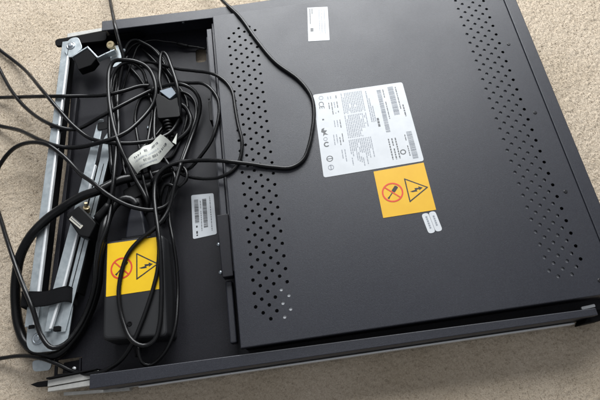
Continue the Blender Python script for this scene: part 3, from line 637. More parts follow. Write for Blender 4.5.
 'twin': (1.9, [(-84.1,-44.6,15.2),(-80.2,-45.2,15.3),(-76.2,-45.9,15.6),(-72.3,-46.9,15.7),(-68.6,-48.5,15.7),(-65.2,-50.6,15.6),(-62.2,-53.2,15.5),(-59.7,-56.3,15.3),(-57.7,-59.7,15.1),(-56.1,-63.4,14.9),(-55.0,-67.3,14.9),(-54.3,-71.3,14.9),(-54.1,-75.3,15.0),(-54.1,-79.3,15.2),(-54.4,-83.3,15.5),(-54.9,-87.2,15.8),(-55.6,-91.2,16.2),(-56.5,-95.1,16.5),(-57.7,-98.9,16.7),(-59.0,-102.7,16.9),(-60.3,-106.5,16.9),(-61.7,-110.3,16.8),(-63.1,-114.0,16.6),(-64.6,-117.8,16.5),(-66.0,-121.5,16.4),(-67.4,-125.3,16.5),(-68.7,-129.1,16.8),(-69.9,-132.9,17.3),(-71.0,-136.7,18.0),(-72.0,-140.5,18.9),(-73.0,-144.2,19.9),(-73.9,-148.0,20.9),(-74.9,-151.8,21.9),(-76.0,-155.5,22.8),(-77.2,-159.3,23.7),(-78.6,-163.0,24.3),(-80.3,-166.6,24.7),(-82.2,-170.2,24.7),(-84.1,-173.7,24.3),(-85.9,-177.2,23.6),(-87.5,-180.8,22.7),(-88.9,-184.3,21.5),(-90.3,-187.9,20.3),(-91.7,-191.5,19.1),(-93.2,-195.0,17.8),(-94.8,-198.5,16.6),(-96.3,-202.0,15.6),(-97.7,-205.8,15.1),(-99.0,-209.6,15.0),(-100.2,-213.4,15.0)]),
 'strand': (1.8, [(-139.2,18.4,22.1),(-141.3,15.0,22.2),(-143.6,11.7,22.1),(-145.8,8.3,22.1),(-147.9,4.9,21.9),(-149.8,1.4,21.6),(-151.2,-2.4,21.2),(-152.4,-6.2,20.7),(-153.4,-10.0,20.3),(-154.2,-13.9,19.9),(-154.8,-17.9,19.5),(-155.3,-21.8,19.3),(-155.7,-25.8,19.1),(-156.0,-29.8,19.1),(-156.2,-33.8,19.2),(-156.2,-37.8,19.3),(-156.1,-41.8,19.5),(-155.9,-45.8,19.8),(-155.7,-49.8,20.1),(-155.4,-53.8,20.4),(-155.1,-57.8,20.8),(-154.8,-61.8,21.1),(-154.4,-65.7,21.5),(-154.0,-69.7,21.9),(-153.6,-73.7,22.2),(-153.1,-77.6,22.6),(-152.6,-81.6,23.0),(-152.0,-85.5,23.4),(-151.4,-89.5,23.8),(-150.8,-93.4,24.2),(-150.2,-97.4,24.6),(-149.6,-101.3,25.1),(-149.0,-105.2,25.5),(-148.3,-109.2,26.0),(-147.6,-113.1,26.5),(-146.8,-117.0,27.1),(-146.1,-120.9,27.7),(-145.3,-124.7,28.4),(-144.5,-128.6,29.2),(-143.7,-132.4,30.0),(-142.8,-136.2,30.9),(-142.0,-140.0,31.9),(-141.1,-143.8,32.9),(-140.2,-147.6,33.9),(-139.3,-151.4,34.9),(-138.4,-155.1,35.8),(-137.4,-158.9,36.7),(-136.4,-162.8,37.5),(-135.4,-166.6,38.1),(-134.7,-170.3,37.2),(-134.8,-172.6,34.0),(-135.2,-174.1,30.3),(-135.7,-175.5,26.6),(-135.7,-177.8,23.4),(-135.0,-181.4,22.0)]),
 'inner_loop': (1.9, [(-123.8,36.0,16.0),(-121.5,32.7,16.1),(-119.3,29.4,16.3),(-117.1,26.1,16.6),(-114.9,22.8,16.8),(-112.7,19.5,16.9),(-110.4,16.2,16.8),(-108.2,12.9,16.5),(-105.9,9.7,16.2),(-103.6,6.5,15.8),(-101.3,3.2,15.4),(-99.1,-0.1,15.1),(-97.1,-3.5,14.9),(-95.1,-7.0,14.8),(-93.4,-10.6,14.8),(-91.8,-14.2,14.8),(-90.3,-17.9,14.9),(-89.0,-21.7,15.1),(-87.8,-25.5,15.3),(-86.7,-29.3,15.6),(-85.7,-33.1,15.8),(-84.9,-37.0,16.0),(-84.3,-41.0,16.1),(-83.9,-44.9,16.2),(-83.7,-48.9,16.1),(-83.8,-52.9,16.0),(-84.1,-56.9,15.7),(-84.6,-60.8,15.4),(-85.2,-64.7,15.1),(-86.1,-68.6,14.8),(-87.0,-72.5,14.5),(-88.1,-76.3,14.4),(-89.4,-80.1,14.3),(-90.9,-83.7,14.4),(-92.6,-87.3,14.6),(-94.5,-90.8,14.9),(-96.5,-94.2,15.4),(-98.5,-97.6,16.0),(-100.6,-101.0,16.8),(-102.6,-104.3,17.7),(-104.5,-107.6,18.8),(-106.5,-110.8,19.9),(-108.6,-114.0,21.1),(-110.7,-117.1,22.5),(-112.9,-120.2,23.8),(-115.0,-123.2,25.2),(-117.2,-126.3,26.6),(-119.3,-129.3,28.0),(-121.4,-132.4,29.4),(-123.6,-135.4,30.8),(-125.8,-138.4,32.3),(-128.1,-141.4,33.7),(-130.2,-144.5,35.0),(-132.0,-147.8,36.3),(-133.7,-151.2,37.3),(-135.9,-154.0,36.1),(-138.2,-155.1,33.1),(-140.3,-155.6,29.7),(-142.4,-155.9,26.3),(-144.5,-156.4,23.0),(-146.6,-157.5,19.8),(-148.6,-160.2,18.0)]),
 'hanging': (2.2, [(-143.2,11.5,15.0),(-141.1,8.2,15.2),(-139.0,4.9,15.7),(-136.8,1.6,16.2),(-134.8,-1.8,16.8),(-132.7,-5.1,17.2),(-130.7,-8.5,17.5),(-128.7,-12.0,17.4),(-126.7,-15.4,17.2),(-124.7,-18.8,16.9),(-122.9,-22.3,16.8),(-121.0,-25.8,16.8),(-119.3,-29.4,16.9),(-117.7,-33.0,17.2),(-116.2,-36.7,17.4),(-114.9,-40.4,17.7),(-113.6,-44.2,17.9),(-112.5,-48.0,18.0),(-111.4,-51.8,18.0),(-110.6,-55.7,17.9),(-109.9,-59.6,17.7),(-109.5,-63.6,17.4),(-109.3,-67.5,17.2),(-109.4,-71.5,17.1),(-109.7,-75.4,17.2),(-110.1,-79.4,17.5),(-110.5,-83.3,17.9),(-110.9,-87.2,18.6),(-111.3,-91.1,19.4),(-111.5,-94.9,20.3),(-111.7,-98.8,21.2),(-111.8,-102.6,22.2),(-112.0,-106.5,23.1),(-112.3,-110.3,24.0),(-112.6,-114.2,24.9),(-112.9,-118.1,25.6),(-113.2,-122.0,26.2),(-113.5,-125.9,26.6),(-113.7,-129.9,26.9),(-113.7,-133.8,27.2),(-113.6,-137.8,27.4),(-113.3,-141.7,27.7),(-112.9,-145.7,28.0),(-112.4,-149.6,28.4),(-111.8,-153.5,28.8),(-111.1,-157.4,29.1),(-110.3,-161.3,29.4),(-109.5,-165.2,29.4),(-108.5,-169.0,29.3),(-107.3,-172.8,28.8),(-106.0,-176.4,28.1),(-104.8,-180.1,27.1),(-103.9,-183.8,26.0),(-103.3,-187.5,24.7),(-103.0,-191.3,23.5),(-102.9,-195.0,22.2),(-103.0,-198.7,20.6),(-103.2,-202.4,19.3),(-103.2,-206.3,18.4),(-103.0,-210.2,18.1),(-102.7,-214.2,18.0)]),
 'dc': (2.0, [(-122.9,-361.3,34.9),(-122.7,-365.2,34.1),(-122.4,-369.1,33.4),(-121.7,-372.9,32.6),(-120.4,-376.6,31.6),(-117.8,-379.5,30.8),(-114.2,-380.9,30.2),(-110.3,-380.5,30.0),(-106.7,-378.8,30.1),(-103.4,-376.7,30.6),(-100.3,-374.3,31.4),(-97.4,-371.7,32.2),(-94.8,-368.7,33.0),(-92.5,-365.5,33.7),(-90.4,-362.2,34.4),(-88.5,-358.8,35.1),(-86.9,-355.1,35.1),(-85.9,-351.3,34.5),(-85.1,-347.5,33.7),(-84.5,-343.6,32.9),(-84.1,-339.7,32.1),(-83.8,-335.9,31.2),(-83.7,-332.0,30.3),(-83.6,-328.1,29.4),(-83.5,-324.2,28.5),(-83.5,-320.3,27.6),(-83.4,-316.4,26.7),(-83.4,-312.5,26.0),(-83.4,-308.6,25.3),(-83.4,-304.6,24.9),(-83.4,-300.6,24.7),(-83.4,-296.6,24.7),(-83.4,-292.6,24.9),(-83.4,-288.6,25.3),(-83.4,-284.7,25.8),(-83.4,-280.7,26.4),(-83.5,-276.8,27.0),(-83.7,-272.9,27.7),(-83.9,-268.9,28.3),(-84.2,-265.0,28.9),(-84.5,-261.0,29.4),(-84.8,-257.1,29.9),(-85.2,-253.1,30.3),(-85.8,-249.2,30.0),(-86.5,-245.3,29.5),(-87.2,-241.4,29.0),(-87.9,-237.5,28.5),(-88.6,-233.6,27.9),(-89.1,-229.7,27.4),(-89.4,-225.8,26.8),(-89.6,-221.8,26.3),(-89.6,-217.9,25.8),(-89.5,-213.9,25.5),(-89.3,-209.9,25.2),(-89.0,-205.9,25.0),(-88.6,-201.9,25.0),(-88.2,-198.0,25.0),(-87.7,-194.0,25.2),(-87.0,-190.1,25.5),(-86.2,-186.2,25.9),(-85.2,-182.4,26.4),(-84.2,-178.6,27.0),(-83.1,-174.8,27.6),(-81.6,-171.1,28.2),(-78.6,-169.3,29.0),(-75.1,-171.0,29.7),(-72.1,-173.5,30.5),(-69.1,-176.0,31.4),(-65.9,-178.1,32.4),(-62.6,-180.1,33.5),(-59.3,-182.0,34.7),(-56.0,-183.8,35.9),(-52.6,-185.5,37.3),(-49.2,-187.1,38.6),(-45.7,-188.6,40.0),(-42.2,-189.9,41.3),(-38.7,-191.1,42.7),(-35.1,-192.2,44.0),(-31.3,-192.9,45.2),(-27.5,-193.2,46.4),(-23.7,-193.2,47.5),(-19.9,-192.8,48.7),(-16.2,-192.0,49.7),(-12.6,-190.3,50.0),(-9.3,-188.0,50.0),(-6.5,-185.2,50.0),(-4.0,-182.0,50.0),(-2.0,-178.6,50.0),(-0.4,-174.9,50.0),(0.8,-171.1,50.0),(1.7,-167.2,50.0),(2.5,-163.3,50.0),(3.0,-159.4,50.0),(3.3,-155.4,50.0),(3.4,-151.4,50.0),(3.1,-147.4,50.0),(2.6,-143.5,50.0),(2.0,-139.5,50.0),(1.4,-135.6,50.0),(0.9,-131.6,50.0),(0.5,-127.6,50.0),(0.3,-123.6,50.0),(0.0,-119.7,50.0),(-0.2,-115.7,50.0),(-0.4,-111.7,50.0),(-0.6,-107.7,50.0),(-0.8,-103.7,50.0),(-0.9,-99.7,50.0),(-1.0,-95.7,50.0),(-1.1,-91.7,50.0),(-1.4,-87.8,50.0),(-2.1,-83.8,50.0),(-3.1,-80.0,50.0),(-4.4,-76.2,50.0),(-6.1,-72.6,50.0),(-8.0,-69.1,50.0),(-10.2,-65.7,50.0),(-12.7,-62.6,49.9),(-15.3,-59.6,49.6),(-18.0,-56.8,48.9),(-20.6,-53.9,47.9),(-23.4,-51.3,46.8),(-26.3,-48.7,45.7),(-29.3,-46.4,44.6),(-32.5,-44.3,43.4),(-35.7,-42.2,42.2),(-38.9,-40.2,40.9),(-42.1,-38.3,39.6),(-45.3,-36.3,38.2),(-48.4,-34.2,36.9),(-51.6,-32.2,35.5),(-54.8,-30.2,34.2),(-58.0,-28.2,32.9),(-61.2,-26.3,31.6),(-64.5,-24.3,30.3),(-67.8,-22.4,29.2),(-71.0,-20.3,28.1),(-74.2,-18.1,27.1),(-77.4,-15.9,26.2),(-80.6,-13.6,25.4),(-83.7,-11.3,24.7),(-86.9,-9.0,23.9),(-90.1,-6.7,23.2),(-93.4,-4.5,22.4),(-96.6,-2.4,21.7),(-99.9,-0.3,20.9),(-103.2,1.8,20.1),(-106.6,3.8,19.3),(-110.1,5.6,18.6),(-113.7,7.1,17.9),(-117.6,8.1,17.3),(-121.5,8.4,16.8),(-125.5,8.2,16.4),(-129.4,7.7,16.2),(-133.4,7.2,16.1)]),
 'cord_A': (2.45, [(-184.9,239.6,2.5),(-184.5,235.7,2.5),(-184.1,231.7,2.5),(-183.6,227.7,2.5),(-183.2,223.7,2.5),(-182.8,219.7,2.6),(-182.3,215.7,2.7),(-181.9,211.8,2.8),(-181.4,207.8,2.9),(-180.9,203.8,3.1),(-180.4,199.8,3.4),(-179.9,195.9,3.7),(-179.4,191.9,4.1),(-178.8,188.0,4.6),(-178.2,184.1,5.1),(-177.5,180.2,5.8),(-176.9,176.3,6.5),(-176.2,172.4,7.3),(-175.5,168.6,8.2),(-174.7,164.7,9.1),(-174.0,160.9,10.1),(-173.2,157.1,11.1),(-172.4,153.3,12.2),(-171.6,149.6,13.3),(-170.7,145.8,14.4),(-169.9,142.1,15.6),(-169.0,138.4,16.8),(-168.1,134.7,18.0),(-167.2,131.0,19.3),(-166.3,127.3,20.5),(-165.4,123.6,21.8),(-164.5,119.9,23.1),(-163.6,116.2,24.4),(-162.7,112.5,25.7),(-161.8,108.9,27.0),(-160.9,105.2,28.3),(-160.0,101.5,29.6),(-159.0,97.8,30.9),(-158.1,94.1,32.1),(-157.2,90.4,33.4),(-156.3,86.7,34.6),(-155.4,83.0,35.8),(-154.5,79.3,37.0),(-153.5,75.5,38.1),(-152.6,71.8,39.2),(-151.7,68.1,40.3),(-150.8,64.3,41.5),(-149.9,60.6,42.6),(-148.9,56.9,43.8),(-148.0,53.1,44.9),(-147.1,49.3,45.7),(-146.3,45.4,45.8),(-145.7,41.5,45.1),(-145.2,37.7,43.9),(-144.7,33.9,42.9),(-144.1,30.0,42.0),(-143.5,26.2,40.9),(-143.0,22.4,39.7),(-142.3,18.7,38.4),(-141.6,15.0,37.0),(-140.9,11.3,35.6),(-140.7,7.6,34.2),(-141.0,3.9,32.8),(-141.9,0.2,31.3),(-143.1,-3.3,29.9),(-144.5,-6.8,28.5),(-145.8,-10.4,27.2),(-147.0,-14.0,25.9),(-148.1,-17.7,24.8),(-149.2,-21.4,23.9),(-150.2,-25.2,23.2),(-151.0,-29.1,22.7),(-151.7,-33.1,22.5),(-152.1,-37.1,22.4),(-152.4,-41.1,22.5),(-152.4,-45.1,22.7),(-152.3,-49.0,23.0),(-152.1,-53.0,23.3),(-151.9,-57.0,23.7),(-151.6,-61.0,24.1),(-151.2,-65.0,24.6),(-150.8,-68.9,25.0),(-150.4,-72.9,25.5),(-150.0,-76.8,26.0),(-149.5,-80.8,26.5),(-149.1,-84.7,27.0),(-148.7,-88.7,27.6),(-148.4,-92.6,28.1),(-148.0,-96.6,28.7),(-147.8,-100.5,29.3),(-147.6,-104.5,29.9),(-147.5,-108.5,30.6),(-147.4,-112.4,31.2),(-147.3,-116.4,31.9),(-147.2,-120.3,32.7),(-147.1,-124.2,33.5),(-147.0,-128.1,34.4),(-146.9,-132.0,35.3),(-146.7,-135.9,36.3),(-146.5,-139.8,37.3),(-146.3,-143.6,38.3),(-146.1,-147.5,39.3),(-146.0,-151.4,40.3),(-145.9,-155.3,41.3),(-145.7,-159.2,42.2),(-145.7,-163.1,43.0),(-145.7,-167.1,43.7),(-145.7,-171.0,44.3),(-145.8,-175.0,44.7),(-146.0,-179.0,44.9),(-146.2,-183.0,44.9),(-146.5,-187.0,44.8),(-146.9,-191.0,44.7),(-147.2,-195.0,44.7),(-147.5,-199.0,44.9),(-147.9,-203.0,45.2),(-148.1,-206.9,45.6),(-148.4,-210.9,46.2),(-148.6,-214.8,46.8),(-148.8,-218.8,47.5),(-149.1,-222.7,48.2),(-149.4,-226.7,48.9),(-149.9,-230.6,49.6),(-150.5,-234.5,50.2),(-151.4,-238.4,50.7),(-152.5,-242.2,51.0),(-153.9,-246.0,51.2),(-155.3,-249.7,51.3),(-156.5,-253.5,51.1),(-157.6,-257.4,50.6),(-158.7,-261.2,50.0),(-159.7,-264.9,49.1),(-160.8,-268.7,48.1),(-161.8,-272.4,47.0),(-162.6,-276.1,45.7),(-163.4,-279.8,44.4),(-164.1,-283.5,43.1),(-164.9,-287.2,41.7),(-165.9,-290.8,40.3),(-167.1,-294.4,39.0),(-168.5,-297.9,37.6),(-169.9,-301.4,36.2),(-171.5,-304.8,34.9),(-173.2,-308.2,33.6),(-174.9,-311.6,32.4),(-176.8,-315.0,31.3),(-178.6,-318.4,30.4),(-180.6,-321.9,29.7),(-182.5,-325.3,29.2),(-184.4,-328.9,29.2),(-186.4,-332.3,29.5),(-188.3,-335.8,30.1),(-190.2,-339.2,31.1),(-192.1,-342.5,32.3),(-194.3,-345.6,33.6),(-196.9,-348.3,34.9),(-200.1,-350.4,36.2),(-203.7,-351.6,37.3),(-207.6,-351.6,38.3),(-211.0,-349.8,39.1),(-213.8,-347.0,39.4),(-216.2,-343.8,39.5),(-218.4,-340.4,39.5),(-220.4,-337.0,39.7),(-222.0,-333.3,39.9),(-223.3,-329.5,40.3),(-224.4,-325.7,40.9),(-225.4,-321.9,41.5),(-226.4,-318.1,42.2),(-227.4,-314.3,43.1),(-228.5,-310.5,44.0),(-229.9,-306.8,44.4),(-231.5,-303.2,44.4),(-233.2,-299.5,44.4),(-234.9,-295.9,44.4),(-236.6,-292.3,44.4),(-238.4,-288.7,44.2),(-240.3,-285.3,43.4),(-242.3,-281.9,42.4),(-244.3,-278.6,41.5),(-246.2,-275.1,40.6),(-248.0,-271.7,39.8),(-249.9,-268.2,39.0),(-251.7,-264.7,38.3),(-253.5,-261.2,37.7),(-255.3,-257.6,37.1),(-257.0,-254.1,36.5),(-258.8,-250.6,35.8),(-260.6,-247.1,35.1),(-262.4,-243.6,34.2),(-264.3,-240.2,33.2),(-266.2,-236.8,32.1),(-268.1,-233.5,31.0),(-270.0,-230.2,29.7),(-271.9,-226.9,28.4),(-273.8,-223.7,27.1),(-275.8,-220.4,25.7),(-277.7,-217.2,24.4),(-279.6,-214.0,23.0),(-281.5,-210.7,21.6),(-283.4,-207.5,20.2),(-285.2,-204.2,18.8),(-287.1,-200.9,17.4),(-289.0,-197.7,16.0),(-290.9,-194.4,14.7),(-292.8,-191.1,13.4),(-294.7,-187.8,12.1),(-296.6,-184.6,10.8),(-298.5,-181.2,9.6),(-300.4,-177.9,8.5),(-302.3,-174.5,7.4),(-304.1,-171.1,6.4),(-306.0,-167.7,5.5),(-307.8,-164.2,4.8),(-309.6,-160.6,4.1),(-311.3,-157.1,3.6),(-313.0,-153.5,3.2),(-314.8,-149.9,2.9),(-316.5,-146.3,2.7),(-318.2,-142.6,2.6),(-319.9,-139.0,2.5),(-321.6,-135.4,2.5),(-323.4,-131.8,2.5),(-325.2,-128.2,2.5),(-327.0,-124.7,2.5),(-328.9,-121.1,2.5),(-330.8,-117.6,2.5),(-332.7,-114.1,2.5),(-334.6,-110.5,2.5),(-336.6,-107.0,2.5),(-338.5,-103.5,2.5),(-340.5,-100.0,2.5),(-342.4,-96.5,2.5),(-344.4,-93.0,2.5),(-346.3,-89.5,2.5),(-348.3,-86.0,2.5),(-350.2,-82.5,2.5),(-352.1,-79.0,2.5)]),
 'video': (2.2, [(-163.6,-221.4,45.9),(-160.7,-218.7,46.3),(-157.8,-216.1,47.0),(-155.0,-213.3,47.7),(-152.3,-210.4,48.3),(-150.1,-207.1,48.7),(-148.5,-203.5,49.0),(-147.4,-199.7,49.2),(-146.7,-195.7,49.3),(-146.1,-191.8,49.2),(-145.6,-187.8,49.2),(-145.1,-183.9,49.0),(-144.8,-179.9,48.8),(-144.6,-175.9,48.6),(-144.4,-171.9,48.2),(-144.3,-168.0,47.8),(-144.3,-164.0,47.3),(-144.4,-160.1,46.7),(-144.4,-156.1,46.0),(-144.5,-152.2,45.2),(-144.6,-148.3,44.4),(-144.7,-144.4,43.5),(-144.9,-140.5,42.7),(-145.1,-136.6,41.8),(-145.3,-132.7,41.0),(-145.5,-128.8,40.2),(-145.8,-124.9,39.4),(-146.2,-121.0,38.7),(-146.6,-117.1,38.1),(-147.1,-113.2,37.5),(-147.5,-109.2,37.1),(-148.1,-105.3,36.9),(-148.6,-101.3,36.7),(-149.1,-97.4,36.7),(-149.6,-93.4,36.8),(-150.2,-89.5,36.9),(-150.7,-85.5,37.0),(-151.2,-81.6,37.0),(-151.8,-77.6,36.9),(-152.5,-73.7,36.7),(-153.3,-69.8,36.4),(-154.0,-65.9,35.9),(-154.8,-62.0,35.4),(-155.6,-58.2,34.7),(-156.2,-54.3,34.1),(-156.8,-50.4,33.4),(-157.2,-46.5,32.7),(-157.6,-42.6,32.0),(-157.9,-38.6,31.4),(-158.1,-34.7,30.8),(-158.1,-30.7,30.4),(-157.8,-26.8,30.1),(-157.2,-22.8,30.1),(-156.2,-19.0,30.2),(-154.8,-15.3,30.5),(-152.9,-11.8,31.0),(-150.6,-8.5,31.6),(-147.9,-5.7,32.1),(-144.6,-3.5,32.4),(-141.0,-1.9,32.5),(-137.1,-0.8,32.3),(-133.2,-0.6,31.7),(-129.5,-1.9,30.9),(-126.3,-4.0,29.9),(-123.4,-6.5,28.7),(-120.9,-9.3,27.4),(-118.8,-12.5,26.2),(-117.4,-16.0,25.0),(-116.5,-19.7,23.8),(-115.9,-23.5,22.8),(-115.2,-27.4,22.0),(-114.4,-31.2,21.5)]),
 'cable_a': (2.4, [(-377.1,6.4,2.4),(-373.2,5.7,2.4),(-369.2,5.1,2.4),(-365.3,4.5,2.4),(-361.4,3.8,2.4),(-357.4,3.2,2.4),(-353.5,2.5,2.4),(-349.6,1.8,2.5),(-345.7,1.2,2.6),(-341.7,0.4,2.7),(-337.8,-0.4,2.9),(-334.0,-1.2,3.2),(-330.1,-2.1,3.7),(-326.3,-3.1,4.2),(-322.5,-4.2,4.9),(-318.8,-5.3,5.7),(-315.1,-6.5,6.6),(-311.5,-7.8,7.6),(-307.9,-9.1,8.7),(-304.3,-10.5,9.9),(-300.8,-11.9,11.1),(-297.2,-13.3,12.3),(-293.8,-14.7,13.6),(-290.3,-16.1,14.9),(-286.8,-17.6,16.3),(-283.4,-19.1,17.6),(-279.9,-20.5,19.0),(-276.5,-22.0,20.4),(-273.1,-23.5,21.7),(-269.6,-25.0,23.1),(-266.2,-26.5,24.5),(-262.8,-28.0,25.9),(-259.3,-29.5,27.2),(-255.9,-30.9,28.5),(-252.4,-32.4,29.9),(-248.9,-33.9,31.1),(-245.4,-35.3,32.4),(-241.9,-36.7,33.5),(-238.3,-38.1,34.7),(-234.8,-39.5,35.8),(-231.2,-40.8,36.9),(-227.6,-42.2,38.0),(-224.0,-43.5,38.9),(-220.1,-44.4,39.3),(-216.2,-45.0,39.3),(-212.2,-45.4,39.0),(-208.4,-45.4,38.0),(-204.5,-45.2,36.9),(-200.7,-45.1,36.0),(-196.8,-45.1,35.1),(-192.9,-45.1,34.3),(-189.0,-45.3,33.6),(-185.0,-45.7,33.2),(-181.1,-46.2,33.1),(-177.2,-46.9,33.3),(-173.3,-47.6,33.6),(-169.4,-48.3,34.0),(-165.4,-48.9,34.4),(-161.5,-49.3,34.7),(-157.5,-49.3,34.9),(-153.5,-48.9,34.8),(-149.7,-48.1,34.3),(-145.9,-47.0,33.6),(-142.3,-45.7,32.6),(-138.8,-44.2,31.4),(-135.4,-42.5,30.2),(-132.1,-40.7,29.0),(-128.7,-38.8,27.8),(-125.3,-37.3,26.6),(-121.6,-36.1,25.6),(-117.8,-35.6,24.7),(-113.9,-35.6,24.0),(-109.9,-35.9,23.5)]),
 'cable_b': (2.4, [(-372.8,134.4,2.4),(-370.9,130.9,2.4),(-369.0,127.4,2.4),(-367.1,123.9,2.4),(-365.2,120.4,2.4),(-363.3,116.9,2.4),(-361.4,113.4,2.4),(-359.5,109.8,2.4),(-357.6,106.3,2.4),(-355.7,102.8,2.4),(-353.8,99.3,2.4),(-351.9,95.8,2.4),(-350.0,92.3,2.4),(-348.1,88.7,2.4),(-346.3,85.2,2.4),(-344.4,81.7,2.4),(-342.6,78.1,2.4),(-340.7,74.6,2.4),(-339.0,71.0,2.4),(-337.2,67.4,2.4),(-335.5,63.8,2.5),(-333.8,60.2,2.5),(-332.1,56.6,2.6),(-330.3,53.0,2.8),(-328.6,49.4,3.0),(-326.8,45.8,3.2),(-325.0,42.3,3.5),(-323.1,38.8,3.9),(-321.3,35.2,4.4),(-319.4,31.7,5.0),(-317.6,28.3,5.7),(-315.7,24.8,6.4),(-313.8,21.4,7.2),(-311.8,18.0,8.0),(-309.9,14.6,8.9),(-307.9,11.3,9.8),(-305.9,7.9,10.7),(-303.9,4.6,11.6),(-301.8,1.3,12.5),(-299.7,-2.0,13.4),(-297.6,-5.2,14.3),(-295.5,-8.5,15.1),(-293.3,-11.8,15.9),(-291.1,-15.0,16.6),(-288.8,-18.3,17.2),(-286.6,-21.5,17.8),(-284.3,-24.7,18.4),(-281.9,-27.9,18.9),(-279.5,-31.1,19.5),(-277.1,-34.2,20.1),(-274.6,-37.2,20.7),(-272.1,-40.3,21.5),(-269.6,-43.2,22.3),(-267.0,-46.2,23.2),(-264.5,-49.1,24.2),(-261.9,-51.9,25.2),(-259.3,-54.8,26.3),(-256.6,-57.6,27.4),(-254.0,-60.3,28.6),(-251.3,-63.1,29.7),(-248.6,-65.7,30.9),(-245.8,-68.4,32.0),(-243.0,-71.0,33.1),(-240.1,-73.6,34.2),(-237.3,-76.1,35.3),(-234.3,-78.6,36.4),(-231.4,-81.1,37.5),(-228.4,-83.5,38.5),(-225.1,-85.7,39.2),(-221.7,-87.8,39.4),(-218.2,-89.7,39.3),(-214.5,-91.3,39.0),(-210.8,-92.4,38.2),(-207.1,-93.4,37.2),(-203.2,-94.0,36.5),(-199.3,-94.2,35.9),(-195.3,-93.8,35.5),(-191.4,-92.9,35.3),(-187.6,-91.7,35.5),(-183.9,-90.3,35.9),(-180.2,-88.9,36.5),(-176.5,-87.6,37.3),(-172.8,-86.4,38.2),(-169.1,-85.2,39.0),(-165.4,-83.9,39.5),(-161.6,-82.5,39.9),(-158.0,-81.0,40.1),(-154.4,-79.2,40.0),(-150.9,-77.2,39.7),(-147.6,-75.1,39.1),(-144.4,-72.8,38.2),(-141.4,-70.4,37.2),(-138.5,-68.0,36.0),(-135.6,-65.5,34.7),(-132.8,-63.0,33.4),(-130.0,-60.5,32.1),(-127.2,-58.0,30.7),(-124.3,-55.5,29.4),(-121.4,-53.1,28.1),(-118.5,-50.7,26.8),(-115.4,-48.4,25.7),(-112.1,-46.3,24.8),(-108.6,-44.5,24.1),(-105.0,-42.9,23.7),(-101.2,-41.8,23.7),(-97.2,-41.2,24.1),(-93.3,-41.1,24.7),(-89.4,-41.3,25.6),(-85.6,-41.7,26.6),(-81.8,-42.4,27.6),(-78.0,-43.2,28.6),(-74.2,-44.2,29.5),(-70.5,-45.5,30.3),(-67.0,-47.2,30.9),(-63.5,-49.2,31.3),(-60.2,-51.4,31.4),(-57.0,-53.8,31.1),(-54.1,-56.5,30.6),(-51.6,-59.5,29.8),(-49.7,-62.8,28.8),(-48.2,-66.3,27.6),(-47.2,-70.0,26.4),(-46.9,-73.8,25.1),(-47.1,-77.5,23.8),(-47.7,-81.3,22.6),(-48.6,-85.1,21.6),(-49.7,-88.8,20.7),(-51.1,-92.5,20.0),(-52.4,-96.2,19.5),(-53.8,-99.9,19.1),(-55.1,-103.7,18.9),(-56.5,-107.5,18.8),(-57.8,-111.2,18.8),(-59.2,-115.0,19.0),(-60.6,-118.7,19.3),(-61.9,-122.5,19.8),(-63.1,-126.2,20.4),(-64.2,-130.0,21.1),(-65.3,-133.7,22.0),(-66.3,-137.5,23.0),(-67.3,-141.2,24.1),(-68.2,-144.9,25.2),(-69.1,-148.6,26.4),(-70.0,-152.3,27.5),(-71.0,-156.1,28.6),(-71.9,-159.8,29.6),(-72.9,-163.6,30.4),(-74.0,-167.4,31.0),(-75.2,-171.2,31.3),(-76.6,-175.0,31.4),(-78.0,-178.7,31.2),(-79.6,-182.3,30.8),(-81.2,-185.9,30.4),(-82.9,-189.5,29.9),(-84.6,-193.2,29.5),(-86.2,-196.8,29.1),(-87.9,-200.4,28.8),(-89.7,-203.9,28.3),(-91.5,-207.5,27.8),(-93.4,-210.6,26.5),(-95.5,-212.8,23.9),(-97.5,-214.7,20.9),(-99.4,-216.7,18.1),(-101.2,-219.4,15.9),(-102.7,-223.0,15.0)]),
